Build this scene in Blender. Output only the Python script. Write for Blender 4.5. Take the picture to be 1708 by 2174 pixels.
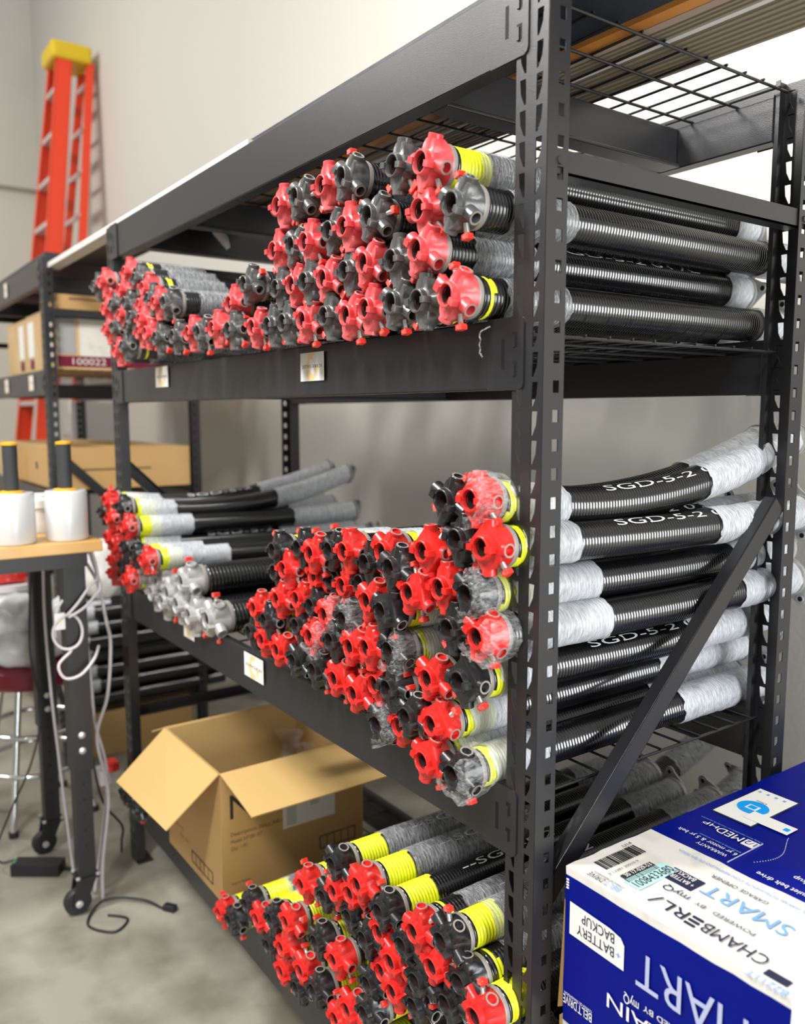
import bpy, bmesh, math, random
from math import sin, cos, pi, radians
from mathutils import Vector, Matrix, noise

# ------------------------------------------------------------------ scene, camera, light
scn = bpy.context.scene
for o in list(bpy.data.objects):
    bpy.data.objects.remove(o)
COL = scn.collection
scn.view_settings.view_transform = 'Standard'
scn.view_settings.look = 'None'
scn.view_settings.gamma = 1.0
scn.view_settings.use_curve_mapping = False
scn.view_settings.exposure = 0.0

YAW, PIT, ROLL = .95617, .11653, -.00058
fw = Vector((-sin(YAW) * cos(PIT), cos(YAW) * cos(PIT), -sin(PIT)))
r0 = fw.cross(Vector((0, 0, 1))).normalized()
u0 = r0.cross(fw)
rt = r0 * cos(ROLL) + u0 * sin(ROLL)
up = -r0 * sin(ROLL) + u0 * cos(ROLL)
cam_d = bpy.data.cameras.new('camera')
cam = bpy.data.objects.new('camera', cam_d)
COL.objects.link(cam)
m = Matrix.Identity(4)
for i in range(3):
    m[i][0], m[i][1], m[i][2] = rt[i], up[i], -fw[i]
m[0][3], m[1][3], m[2][3] = .78995, -.7779, -.12359
cam.matrix_world = m
cam_d.sensor_fit = 'VERTICAL'
cam_d.sensor_height = 36
cam_d.lens = 36 * 1790.11 / 2174
cam_d.clip_start = .02
cam_d.dof.use_dof = True
cam_d.dof.focus_distance = 1.32
cam_d.dof.aperture_fstop = 3.1
scn.camera = cam

w = bpy.data.worlds.new('room_light')
scn.world = w
w.use_nodes = True
nt = w.node_tree
nt.nodes.clear()
wo = nt.nodes.new('ShaderNodeOutputWorld')
bg = nt.nodes.new('ShaderNodeBackground')
tc = nt.nodes.new('ShaderNodeTexCoord')
sx = nt.nodes.new('ShaderNodeSeparateXYZ')
rp = nt.nodes.new('ShaderNodeValToRGB')
nt.links.new(tc.outputs['Generated'], sx.inputs[0])
mr = nt.nodes.new('ShaderNodeMapRange')
mr.inputs['From Min'].default_value = -1
nt.links.new(sx.outputs['Z'], mr.inputs['Value'])
nt.links.new(mr.outputs[0], rp.inputs[0])
e = rp.color_ramp.elements
e[0].position = .30; e[0].color = (.10, .097, .09, 1)
e[1].position = .80; e[1].color = (.95, .95, .94, 1)
e2 = rp.color_ramp.elements.new(.5); e2.color = (.28, .275, .26, 1)
e3 = rp.color_ramp.elements.new(.60); e3.color = (.90, .90, .90, 1)
nt.links.new(rp.outputs[0], bg.inputs[0])
bg.inputs[1].default_value = .70
nt.links.new(bg.outputs[0], wo.inputs[0])

def area(name, loc, target, size, power, color=(1, 1, 1), sy=None):
    d = bpy.data.lights.new(name, 'AREA')
    d.energy = power; d.color = color
    d.shape = 'RECTANGLE'; d.size = size; d.size_y = sy or size
    o = bpy.data.objects.new(name, d)
    COL.objects.link(o)
    o.location = loc
    o.rotation_euler = (Vector(target) - Vector(loc)).to_track_quat('-Z', 'Y').to_euler()
    return o

area('ceiling_shop_light', (-1.1, -1.45, 1.75), (-.6, .05, .0), .24, 86, (1, .985, .96), 1.0)
area('ceiling_shop_light', (.9, -2.3, 2.4), (-.4, .2, -.6), .22, 120, (1, .985, .96), .9)
area('ceiling_shop_light', (-4.6, -2.0, 2.9), (-4.6, .4, -.6), 1.2, 95, (1, .97, .93), .4)
area('wall_fill_light', (3.7, -.1, -.45), (-.9, .95, -.5), 1.3, 150, (.96, .98, 1), 2.0)  # added fill from the right, brightens the wall behind the shelves

# ------------------------------------------------------------------ constants
P = .0381
ZF = -1.557
L = 1.847
D = .609
WALL = 1.08

# ------------------------------------------------------------------ materials
def mat(name, col, rough=.5, metal=0, bump=None, bscale=200, spec=.5, alpha=None, var=None, coat=0):
    mm = bpy.data.materials.new(name)
    mm.use_nodes = True
    n = mm.node_tree
    b = n.nodes['Principled BSDF']
    b.inputs['Base Color'].default_value = (*col, 1)
    b.inputs['Roughness'].default_value = rough
    b.inputs['Metallic'].default_value = metal
    b.inputs['Specular IOR Level'].default_value = spec
    b.inputs['Coat Weight'].default_value = coat
    if alpha is not None:
        b.inputs['Alpha'].default_value = alpha
    if bump or var:
        t = n.nodes.new('ShaderNodeTexCoord')
        ns = n.nodes.new('ShaderNodeTexNoise')
        ns.inputs['Scale'].default_value = bscale
        ns.inputs['Detail'].default_value = 4
        n.links.new(t.outputs['Object'], ns.inputs['Vector'])
        if bump:
            bp = n.nodes.new('ShaderNodeBump')
            bp.inputs['Strength'].default_value = bump
            bp.inputs['Distance'].default_value = .002
            n.links.new(ns.outputs['Fac'], bp.inputs['Height'])
            n.links.new(bp.outputs[0], b.inputs['Normal'])
        if var:
            sc, c2, lo, hi = var
            n2 = n.nodes.new('ShaderNodeTexNoise')
            n2.inputs['Scale'].default_value = sc
            n2.inputs['Detail'].default_value = 6
            n.links.new(t.outputs['Object'], n2.inputs['Vector'])
            cr = n.nodes.new('ShaderNodeValToRGB')
            cr.color_ramp.elements[0].position = lo
            cr.color_ramp.elements[0].color = (*col, 1)
            cr.color_ramp.elements[1].position = hi
            cr.color_ramp.elements[1].color = (*c2, 1)
            n.links.new(n2.outputs['Fac'], cr.inputs[0])
            n.links.new(cr.outputs[0], b.inputs['Base Color'])
    return mm

M = {}
M['rack'] = mat('rack_powder_coat', (.016, .016, .018), .34, bump=.12, bscale=700, spec=.62)
M['wire'] = mat('deck_wire_black', (.012, .012, .014), .35, spec=.5)
M['slot'] = mat('slot_shadow_black', (.004, .004, .004), .8)
M['coil'] = mat('coil_oil_black', (.006, .006, .007), .19, spec=.8)
M['yellow'] = mat('coil_yellow_paint', (.82, .86, .02), .35, var=(90, (.60, .66, .02), .45, .75))
M['red'] = mat('cone_red_paint', (.62, .018, .014), .30, bump=.06, bscale=300, var=(38, (.70, .05, .045), .5, .8))
M['red_lit'] = mat('cone_red_lit_paint', (.60, .045, .05), .34, bump=.06, bscale=300, var=(38, (.64, .16, .16), .45, .8))  # same red paint, paled to carry the strong light on the middle shelf
M['black'] = mat('cone_black_cast', (.014, .014, .015), .30, bump=.08, bscale=300, var=(60, (.05, .05, .052), .5, .8))
M['grey'] = mat('cone_grey_cast', (.060, .060, .058), .30, bump=.08, bscale=300, var=(60, (.16, .16, .155), .5, .8), spec=.6)
M['silver'] = mat('cone_bare_cast_aluminium', (.42, .42, .40), .45, metal=.35, bump=.2, bscale=300)
M['bore'] = mat('cone_bore_shaded', (.045, .022, .020), .5)  # machined bore, colour darkened to hold the shade inside the hole
M['bare'] = mat('cone_machined_rim', (.30, .28, .25), .5, metal=.2)
M['zinc'] = mat('zinc_thread', (.62, .62, .60), .3, metal=.8)
M['head'] = mat('screw_head_red', (.75, .03, .02), .35, var=(120, (.8, .25, .2), .55, .7))
M['print'] = mat('coil_print_white', (.75, .77, .78), .4)
M['wall'] = mat('wall_paint', (.57, .55, .495), .75, bump=.35, bscale=90)
M['wall2'] = mat('wall_paint_lower', (.64, .60, .53), .8, bump=.2, bscale=60)
M['brown'] = mat('roof_beam_brown', (.12, .07, .04), .7)
M['floor'] = mat('floor_sealed_concrete', (.215, .20, .155), .34, bump=.08, bscale=20, var=(4.5, (.35, .34, .275), .38, .60))
M['kraft'] = mat('kraft_cardboard', (.50, .30, .11), .7, bump=.08, bscale=120, var=(2.5, (.56, .35, .14), .3, .7))
M['kraft_in'] = mat('kraft_inner_face', (.62, .40, .15), .72, bump=.08, bscale=120)
M['kraft_pale'] = mat('kraft_pale_box', (.60, .42, .22), .75, var=(6, (.53, .35, .17), .4, .7))
M['ink'] = mat('black_ink', (.02, .02, .02), .6)
M['ink_soft'] = mat('soft_brown_ink', (.16, .10, .05), .7)
M['paper'] = mat('white_paper', (.78, .77, .73), .6)
M['paper_print'] = mat('grey_print', (.35, .35, .34), .6)
M['yel_print'] = mat('pale_orange_print', (.85, .62, .30), .6)
M['maroon'] = mat('maroon_vinyl', (.18, .008, .02), .4)
M['mprint'] = mat('maroon_print', (.16, .0, .025), .5)
M['ladder'] = mat('orange_fibreglass', (.80, .055, .012), .4)
M['cap'] = mat('ladder_yellow_plastic', (.72, .50, .01), .4)
M['alu'] = mat('aluminium_step', (.62, .60, .58), .35, metal=.4)
M['wood'] = mat('oak_table_top', (.55, .30, .08), .35, bump=.05, bscale=40, var=(14, (.62, .37, .12), .3, .7))
M['tblack'] = mat('table_leg_black', (.008, .008, .009), .45)
M['rubber'] = mat('black_rubber', (.012, .012, .013), .55)
M['chrome'] = mat('chrome_tube', (.7, .7, .7), .15, metal=.9)
M['bolt'] = mat('zinc_bolt_head', (.6, .6, .58), .3, metal=.6)
M['roll'] = mat('stretch_film_roll', (.58, .59, .585), .22, bump=.3, bscale=25, spec=.6)
M['orange'] = mat('orange_plastic', (.85, .42, .01), .4)
M['handle'] = mat('grey_foam_grip', (.03, .032, .034), .7, bump=.3, bscale=150)
M['white'] = mat('white_plastic', (.78, .78, .76), .35)
M['bag'] = mat('white_poly_bag', (.72, .73, .72), .3, bump=.8, bscale=22, var=(12, (.50, .50, .50), .45, .7))
M['cable'] = mat('white_cable', (.60, .57, .58), .45)
M['trim_ply'] = mat('pine_board', (.62, .26, .05), .5, var=(14, (.48, .17, .03), .4, .7))
M['trim_pink'] = mat('pale_pine_board', (.40, .30, .23), .55)
M['trim_tan'] = mat('taupe_trim_strip', (.30, .255, .18), .45, bump=.05, bscale=60)
M['trim_white'] = mat('white_trim_strip', (.74, .73, .69), .4)
M['trim_dark'] = mat('dark_door_panel', (.022, .026, .036), .4, bump=.3, bscale=60)
M['blue'] = mat('printed_blue_board', (.0, .005, .19), .38, bump=.06, bscale=60, spec=.12)
M['ltblue'] = mat('light_blue_ink', (.17, .36, .70), .5)
M['greyblue'] = mat('grey_blue_ink', (.42, .46, .66), .4)
M['navy'] = mat('navy_ink', (.012, .014, .05), .5)
M['teal'] = mat('pale_teal_label', (.42, .66, .66), .5)
M['sky'] = mat('bright_blue_ink', (.0, .32, .85), .4)
M['beigeprint'] = mat('grey_beige_print', (.42, .36, .36), .4)
M['box_white'] = mat('box_white_board', (.70, .68, .63), .6, bump=.12, bscale=40, var=(30, (.60, .58, .53), .5, .72))

def film_mat(name, amin, amax, sc, col=(.80, .84, .89), lo=.40, hi=.62, rough=.2):
    mm = bpy.data.materials.new(name)
    mm.use_nodes = True
    n = mm.node_tree
    b = n.nodes['Principled BSDF']
    b.inputs['Base Color'].default_value = (*col, 1)
    b.inputs['Roughness'].default_value = rough
    b.inputs['Specular IOR Level'].default_value = .9
    t = n.nodes.new('ShaderNodeTexCoord')
    acc = None
    for k, (rot, s2) in enumerate((((.28, 0, .22), sc), ((-.30, 0, -.35), tuple(v * 1.5 for v in sc)))):
        mp = n.nodes.new('ShaderNodeMapping')
        mp.inputs['Rotation'].default_value = rot
        mp.inputs['Scale'].default_value = s2
        n.links.new(t.outputs['Object'], mp.inputs[0])
        ns = n.nodes.new('ShaderNodeTexNoise')
        ns.inputs['Scale'].default_value = 1
        ns.inputs['Detail'].default_value = 8
        ns.inputs['Roughness'].default_value = .65
        ns.inputs['Distortion'].default_value = .5
        n.links.new(mp.outputs[0], ns.inputs['Vector'])
        if acc is None: acc = ns.outputs['Fac']
        else:
            mx = n.nodes.new('ShaderNodeMath'); mx.operation = 'ADD'
            n.links.new(acc, mx.inputs[0]); n.links.new(ns.outputs['Fac'], mx.inputs[1])
            hf = n.nodes.new('ShaderNodeMath'); hf.operation = 'MULTIPLY'; hf.inputs[1].default_value = .5
            n.links.new(mx.outputs[0], hf.inputs[0]); acc = hf.outputs[0]
    r = n.nodes.new('ShaderNodeMapRange')
    r.inputs['From Min'].default_value = lo
    r.inputs['From Max'].default_value = hi
    r.inputs['To Min'].default_value = amin
    r.inputs['To Max'].default_value = amax
    n.links.new(acc, r.inputs['Value'])
    n.links.new(r.outputs[0], b.inputs['Alpha'])
    bp = n.nodes.new('ShaderNodeBump')
    bp.inputs['Strength'].default_value = 1
    bp.inputs['Distance'].default_value = .0030
    n.links.new(acc, bp.inputs['Height'])
    n.links.new(bp.outputs[0], b.inputs['Normal'])
    return mm
M['film_thin'] = film_mat('stretch_film_thin', .12, .62, (60, 480, 60), (.74, .76, .79), .42, .60, .14)
M['film'] = film_mat('stretch_film_wound', .42, .90, (50, 380, 50), (.84, .87, .92), .40, .60, .16)
M['film_clear'] = film_mat('stretch_film_loose', .02, .36, (110, 60, 190), (.85, .86, .87), .42, .66, .12)

# ------------------------------------------------------------------ mesh helpers
class MB:
    def __init__(s):
        s.v = []; s.f = []; s.m = []; s.mats = []; s.cur = 0
    def use(s, mt):
        if isinstance(mt, str): mt = M[mt]
        if mt not in s.mats: s.mats.append(mt)
        s.cur = s.mats.index(mt)
        return s
    def add(s, vs, fs):
        k = len(s.v)
        s.v += [tuple(v) for v in vs]
        for f in fs:
            s.f.append(tuple(i + k for i in f)); s.m.append(s.cur)
        return s
    def box(s, x0, x1, y0, y1, z0, z1, mx=None):
        vs = [Vector((x, y, z)) for x in (x0, x1) for y in (y0, y1) for z in (z0, z1)]
        if mx: vs = [mx @ v for v in vs]
        return s.add(vs, [(0, 1, 3, 2), (4, 6, 7, 5), (0, 4, 5, 1), (2, 3, 7, 6), (0, 2, 6, 4), (1, 5, 7, 3)])
    def tube(s, pts, r, n=8, closed=False, cap=True):
        pts = [Vector(p) for p in pts]
        rings = []
        N = len(pts)
        prev = None
        for i, p in enumerate(pts):
            if closed: t = pts[(i + 1) % N] - pts[i - 1]
            else: t = pts[min(i + 1, N - 1)] - pts[max(i - 1, 0)]
            if t.length < 1e-9: t = Vector((0, 0, 1))
            t.normalize()
            if prev is None:
                a = Vector((0, 0, 1)) if abs(t.z) < .9 else Vector((1, 0, 0))
                x = t.cross(a).normalized()
            else:
                x = (prev - t * prev.dot(t)).normalized()
            prev = x
            y = t.cross(x)
            rr = r[i] if isinstance(r, (list, tuple)) else r
            rings.append([p + (x * cos(2 * pi * k / n) + y * sin(2 * pi * k / n)) * rr for k in range(n)])
        vs = [v for q in rings for v in q]
        fs = []
        R = N if closed else N - 1
        for i in range(R):
            j = (i + 1) % N
            for k in range(n):
                k2 = (k + 1) % n
                fs.append((i * n + k, i * n + k2, j * n + k2, j * n + k))
        if cap and not closed:
            fs.append(tuple(range(n - 1, -1, -1)))
            fs.append(tuple((N - 1) * n + k for k in range(n)))
        return s.add(vs, fs)
    def lathe(s, prof, n=24, mx=None, close=False):
        # prof: (radius, height) pairs about local Z
        vs = []
        for (r, h) in prof:
            for k in range(n):
                a = 2 * pi * k / n
                v = Vector((r * cos(a), r * sin(a), h))
                vs.append(mx @ v if mx else v)
        fs = []
        K = len(prof)
        for i in range(K - 1 + (1 if close else 0)):
            j = (i + 1) % K
            for k in range(n):
                k2 = (k + 1) % n
                fs.append((i * n + k, i * n + k2, j * n + k2, j * n + k))
        return s.add(vs, fs)
    def quad(s, a, b, c, d):
        return s.add([a, b, c, d], [(0, 1, 2, 3)])
    def mesh(s, name, smooth=None):
        me = bpy.data.meshes.new(name)
        me.from_pydata(s.v, [], s.f)
        for mt in s.mats: me.materials.append(mt)
        me.polygons.foreach_set('material_index', s.m)
        if smooth:
            me.polygons.foreach_set('use_smooth', [True] * len(me.polygons))
        me.update()
        if smooth and smooth is not True:
            me.set_sharp_from_angle(angle=radians(smooth))
        return me
    def build(s, name, parent=None, smooth=None, bevel=None, loc=None):
        o = bpy.data.objects.new(name, s.mesh(name, smooth))
        COL.objects.link(o)
        if parent: o.parent = parent
        if loc: o.location = loc
        if bevel:
            b = o.modifiers.new('bevel', 'BEVEL'); b.width = bevel; b.segments = 2; b.limit_method = 'ANGLE'
        return o

def tag(o, label=None, cat=None, group=None, kind=None):
    if label: o['label'] = label
    if cat: o['category'] = cat
    if group: o['group'] = group
    if kind: o['kind'] = kind
    return o
def thing(name, loc, label, cat, group=None, rz=0):
    o = bpy.data.objects.new(name, None)
    o.empty_display_size = .05
    COL.objects.link(o)
    o.location = loc; o.rotation_euler = (0, 0, rz)
    return tag(o, label, cat, group)
def put(name, mesh, parent, loc=(0, 0, 0), rot=(0, 0, 0)):
    o = bpy.data.objects.new(name, mesh)
    COL.objects.link(o)
    o.parent = parent; o.location = loc; o.rotation_euler = rot
    return o

_tc = {}
def text_geo(body):
    if body in _tc: return _tc[body]
    cu = bpy.data.curves.new('t', 'FONT')
    cu.body = body; cu.size = 1; cu.resolution_u = 3
    ob = bpy.data.objects.new('t', cu)
    COL.objects.link(ob)
    dg = bpy.context.evaluated_depsgraph_get()
    me = bpy.data.meshes.new_from_object(ob.evaluated_get(dg))
    vs = [v.co.copy() for v in me.vertices]
    fs = [tuple(p.vertices) for p in me.polygons]
    bpy.data.objects.remove(ob); bpy.data.curves.remove(cu); bpy.data.meshes.remove(me)
    x0 = min(v.x for v in vs); x1 = max(v.x for v in vs)
    vs = [Vector(((v.x - x0) / (x1 - x0), v.y / .70, 0)) for v in vs]
    _tc[body] = (vs, fs)
    return _tc[body]
def text(mb, body, O, R, U, W, H, mt, shear=0):
    # baseline starts at O, runs W along R, cap height H along U
    vs, fs = text_geo(body)
    O, R, U = Vector(O), Vector(R), Vector(U)
    mb.use(mt)
    mb.add([O + R * (v.x * W + shear * v.y * H) + U * (v.y * H) for v in vs], fs)

# ------------------------------------------------------------------ the setting
def struct(name, mb, **k):
    return tag(mb.build(name, **k), kind='structure')
struct('floor', MB().use('floor').box(-7.7, 4.2, -4.2, WALL + .12, ZF - .12, ZF))
struct('wall_back', MB().use('wall').box(-7.7, 4.2, WALL, WALL + .12, ZF, 3.6))
struct('wall_left', MB().use('wall2').box(-7.7, -7.55, -4.2, WALL, ZF, 3.6))
struct('trim_1', MB().use('wall').box(-7.55, -7.47, -4.2, WALL, 1.86, 3.6))
struct('trim_2', MB().use('brown').box(-7.47, -7.42, -4.2, .62, 3.30, 3.6))

# ------------------------------------------------------------------ steel racking
KEY = [(-.0055, 0), (-.004, -.0005), (-.0022, 0), (.0042, .0135), (.006, .031), (0, .0312), (-.005, .031), (-.0056, .015)]
def cell(mb, fr, a0, a1, z0, z1, hole):
    # rectangular plate cell [a0,a1]x[z0,z1] with a hole polygon (8 points); fr maps (a, z) to xyz
    am, zm = (a0 + a1) / 2, (z0 + z1) / 2
    out = [(a0, z0), (am, z0), (a1, z0), (a1, zm), (a1, z1), (am, z1), (a0, z1), (a0, zm)]
    vs = [fr(*p) for p in out] + [fr(*p) for p in hole]
    mb.add(vs, [(i, (i + 1) % 8, 8 + (i + 1) % 8, 8 + i) for i in range(8)])

def make_post(name, parent, x, y, sgx, sgy, ztop=.424, kt=10):
    # C-channel: keyhole web in plane y, punched side flange in plane x (toward sgx), plain lip on the other side
    # local: a runs from the side flange inward (-sgx), flanges run along sgy
    mb = MB().use('rack')
    k0 = -40
    W = .057
    web = lambda a, z: (x - sgx * a, y, z)
    side = lambda a, z: (x, y + sgy * a, z)
    lip = lambda a, z: (x - sgx * W, y + sgy * a, z)
    zs, ze = k0 * P - .0035, (kt + 1) * P - .0035
    for k in range(k0, kt + 1):
        z0 = k * P - .0035; z1 = z0 + P
        h1 = [(.0145 - p[0], k * P + p[1]) for p in KEY]
        h1 = [h1[i] for i in (2, 1, 0, 7, 6, 5, 4, 3)]
        h2 = [(.044 + p[0], k * P + p[1]) for p in KEY]
        cell(mb, web, 0, .0295, z0, z1, h1)
        cell(mb, web, .0295, W, z0, z1, h2)
        zc = k * P + .025
        hs = [(.0175, zc - .008), (.0235, zc - .008), (.0285, zc - .008), (.0285, zc), (.0285, zc + .008), (.0235, zc + .008), (.0175, zc + .008), (.0175, zc)]
        cell(mb, side, 0, .037, z0, z1, hs)
    for fr, a1 in ((web, W), (side, .037)):
        for za, zb in ((ZF, zs), (ze, ztop)):
            mb.quad(fr(0, za), fr(a1, za), fr(a1, zb), fr(0, zb))
    mb.quad(lip(0, ZF), lip(.028, ZF), lip(.028, ztop), lip(0, ztop))
    e1 = x - sgx * W; e2 = e1 + sgx * .008; yy = y + sgy * .028
    mb.quad((e1, yy, ZF), (e2, yy, ZF), (e2, yy, ztop), (e1, yy, ztop))
    o = mb.build(name, parent)
    md = o.modifiers.new('thickness', 'SOLIDIFY'); md.thickness = .0016; md.offset = 0
    # foot plate
    f = MB().use('rack').box(min(x, x - sgx * .07), max(x, x - sgx * .07), min(y, y + sgy * .05), max(y, y + sgy * .05), ZF, ZF + .004)
    put('foot_plate', f.mesh('foot_plate'), o)
    return o

def make_beam(name, parent, xl, xr, y, sg, z0, z1, hooks=True):
    # front face at y, body runs toward sg (into the rack)
    mb = MB().use('rack')
    def b(x0, x1, a, c, za, zb):
        mb.box(x0, x1, min(y + sg * a, y + sg * c), max(y + sg * a, y + sg * c), za, zb)
    pr = [(0, z0), (.030, z0), (.030, z0 + .072), (.018, z0 + .072), (.018, z1), (0, z1)]
    n = len(pr)
    vs = [(xx, y + sg * a, z) for xx in (xl + .0575, xr - .0575) for a, z in pr]
    mb.add(vs, [(i, (i + 1) % n, n + (i + 1) % n, n + i) for i in range(n)] + [tuple(range(n)), tuple(range(2 * n - 1, n - 1, -1))])
    o = mb.build(name, parent, bevel=.0022)
    if hooks:
        for (xa, xb, sgn) in ((xr - .105, xr - .034, 1), (xl + .034, xl + .105, -1)):
            pm = MB().use('rack')
            rc = .007
            xe = xb if sgn > 0 else xa
            xi = xa if sgn > 0 else xb
            pts = [(xi, z0 - .001), (xe - sgn * rc, z0 - .001), (xe - sgn * rc * .3, z0 + rc * .3), (xe, z0 + rc), (xe, z1 - rc), (xe - sgn * rc * .3, z1 - rc * .3), (xe - sgn * rc, z1 + .001), (xi, z1 + .001)]
            k = len(pts)
            for yy in (y - sg * .0008, y - sg * .0030): pass
            ya, yb = y - sg * .0010, y - sg * .0032
            pm.add([(p[0], ya, p[1]) for p in pts] + [(p[0], yb, p[1]) for p in pts],
                   [tuple(range(k)), tuple(range(2 * k - 1, k - 1, -1))] + [(i, (i + 1) % k, k + (i + 1) % k, k + i) for i in range(k)])
            zc = (z0 + z1) / 2
            pm.use('slot')
            xs = xr - .0735 if sgn > 0 else xl + .0735
            pm.box(xs - .003, xs + .003, min(yb, yb - sg * .0003), max(yb, yb - sg * .0003), zc - .020, zc + .020)
            xh = xr - .050 if sgn > 0 else xl + .050
            for dz in (-.019, .019):
                pm.use('slot')
                pm.box(xh - .0045, xh + .0045, min(yb, yb - sg * .0003), max(yb, yb - sg * .0003), zc + dz - .0095, zc + dz + .0095)
                pm.use('rack')
                pm.box(xh - .0035, xh + .001, min(yb, yb - sg * .0022), max(yb, yb - sg * .0022), zc + dz - .0105, zc + dz + .0055)
            put('end_plate', pm.mesh('end_plate'), o)
    return o

def make_rack(xr, levels, label, near):
    xl = xr - L
    t = thing('steel_storage_rack', ((xl + xr) / 2, D / 2, ZF), label, 'shelving rack')
    t.location = (0, 0, 0)
    for (x, sgx) in ((xr, 1), (xl, -1)):
        for (y, sgy) in ((0, 1), (D, -1)):
            make_post('post', t, x, y, sgx, sgy, ztop=levels[0][1] + .004 if not near else .424)
    for (z0, z1) in levels:
        make_beam('beam', t, xl, xr, 0, 1, z0, z1)
        make_beam('beam', t, xl, xr, D, -1, z0, z1)
        for xc in (xr - .262, xl + .60, xl + .262) if z1 > .3 else (xr - .95,):
            mb = MB().use('rack')
            mb.box(xc - .014, xc + .014, .031, D - .031, z0 + .004, z0 + .070)
            mb.box(xc - .022, xc + .022, .031, D - .031, z0, z0 + .006)
            mb.build('cross_bar', t, bevel=.002)
    for x, s in ((xr, 1), (xl, -1)):
        # side frame braces: flat horizontals and a rising diagonal, inside the flanges
        for za in (.178 if near else .245, -1.085):
            mb = MB().use('rack')
            mb.box(min(x - s * .002, x - s * .004), max(x - s * .002, x - s * .004), .012, D - .012, za, za + .030)
            mb.box(min(x - s * .002, x - s * .028), max(x - s * .002, x - s * .028), .030, D - .030, za, za + .003)
            mb.build('side_brace', t)
            for yb in (.022, D - .022):
                bb = MB().use('rack')
                bb.lathe([(0, .003), (.005, .003), (.006, 0)], 10, Matrix.Translation((x, yb, za + .015)) @ Matrix.Rotation(s * pi / 2, 4, 'Y'))
                put('rivet', bb.mesh('rivet'), t)
        ya, za, yb, zb = (.555, -.285, .03, -.800) if s > 0 and near else (.03, -.285, .56, -.80)
        dvec = Vector((0, yb - ya, zb - za)); ln = dvec.length; dvec.normalize()
        nrm = Vector((0, -dvec.z, dvec.y))
        mb = MB().use('rack')
        def pt(a, c, xx): return Vector((xx, ya, za)) + dvec * a + nrm * c
        for (c0, c1, xo, xi) in ((-.017, .017, -.002, -.005), (.0145, .017, -.002, -.024), (-.017, -.0145, -.002, -.024)):
            X0, X1 = x + s * xo, x + s * xi
            vs = [pt(a, c, xx) for a in (-.012, ln + .012) for c in (c0, c1) for xx in (X0, X1)]
            mb.add(vs, [(0, 1, 3, 2), (4, 6, 7, 5), (0, 4, 5, 1), (2, 3, 7, 6), (0, 2, 6, 4), (1, 5, 7, 3)])
        mb.build('diagonal_brace', t, bevel=.001)
    return t
LEV = [(.328, .424), (-.092, .002), (-.745, -.649), (-1.402, -1.306)]
rack = make_rack(0, LEV, 'dark grey punched steel rack stacked with torsion springs, nearest to the viewer', True)
LEV2 = [(.366, .462), (-.052, .044), (-.530, -.434), (-1.402, -1.306)]
X2 = -2.68
rack2 = make_rack(X2, LEV2, 'dark grey steel rack holding brown cartons, behind the work table at the left', False)

def deck(name, xa, xb, z, label, grp):
    mb = MB().use('wire')
    y = .020
    while y < D - .012:
        mb.tube([(xa, y, z + .0038), (xb, y, z + .0038)], .0020, 6); y += .0497
    n = int((xb - xa) / .088)
    for i in range(n + 1):
        x = xb - .003 - i * (xb - xa - .006) / n
        mb.tube([(x, .0195, z), (x, D - .0195, z)], .0024, 6)
    mb.build(name)
    return tag(bpy.context.scene.objects[-1] if False else mb_last(name), label, 'wire deck', grp)
def mb_last(name):
    c = [o for o in COL.objects if o.name.split('.')[0] == name]
    return c[-1]
DZ = [.404, -.020, -.667, -1.324]
for z, nm in zip(DZ, ('top', 'middle', 'lower', 'bottom')):
    deck('wire_deck', -L + .062, -.038, z, 'black welded wire deck on the %s level of the spring rack' % nm, 'wire decks')

# stickers on the beams
def sticker(x0, x1, z0, z1, words, label):
    mb = MB().use('paper').box(x0, x1, -.0042, -.0036, z0, z1)
    w_, h_ = x1 - x0, z1 - z0
    mb.use('yel_print')
    f = lambda a, b: (x0 + a * w_, -.00435, z0 + b * h_)
    mb.add([f(.36, .97), f(.62, .97), f(.54, .78), f(.42, .76), f(.38, .5), f(.42, .3), f(.62, .22), f(.58, .02), f(.34, .02), f(.22, .45)], [(0, 1, 2, 3), (0, 3, 4, 9), (9, 4, 5, 8), (8, 5, 6, 7)])
    mb.add([f(.62, .5), f(.80, .5), f(.70, .10)], [(0, 1, 2)])
    text(mb, words, f(.08, .46), (1, 0, 0), (0, 0, 1), w_ * .84, h_ * .12, 'ink')
    o = mb.build('beam_sticker')
    return tag(o, label, 'sticker', 'size stickers on the rack beams')
sticker(-.640, -.553, -.064, -.012, '207X1-3/4X31', 'white size sticker on the middle beam, the nearer and sharper one')
sticker(-1.446, -1.354, -.055, -.002, '225X1-3/4X28', 'white size sticker on the middle beam, near its far end')
sticker(-.924, -.828, -.708, -.654, '234X2X33', 'white size sticker on the lower beam under red cones')
sticker(-1.295, -1.225, -.700, -.648, '250X2-5/8', 'white size sticker on the lower beam under the bare cast cones')
sticker(-3.40, -3.34, .39, .45, '218X2', 'white size sticker on the top beam of the far rack')
sticker(-3.50, -3.42, -.03, .03, '207X2', 'white size sticker on the second beam of the far rack, left one')
sticker(-2.99, -2.91, -.03, .03, '225X2', 'white size sticker on the second beam of the far rack, right one')

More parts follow.
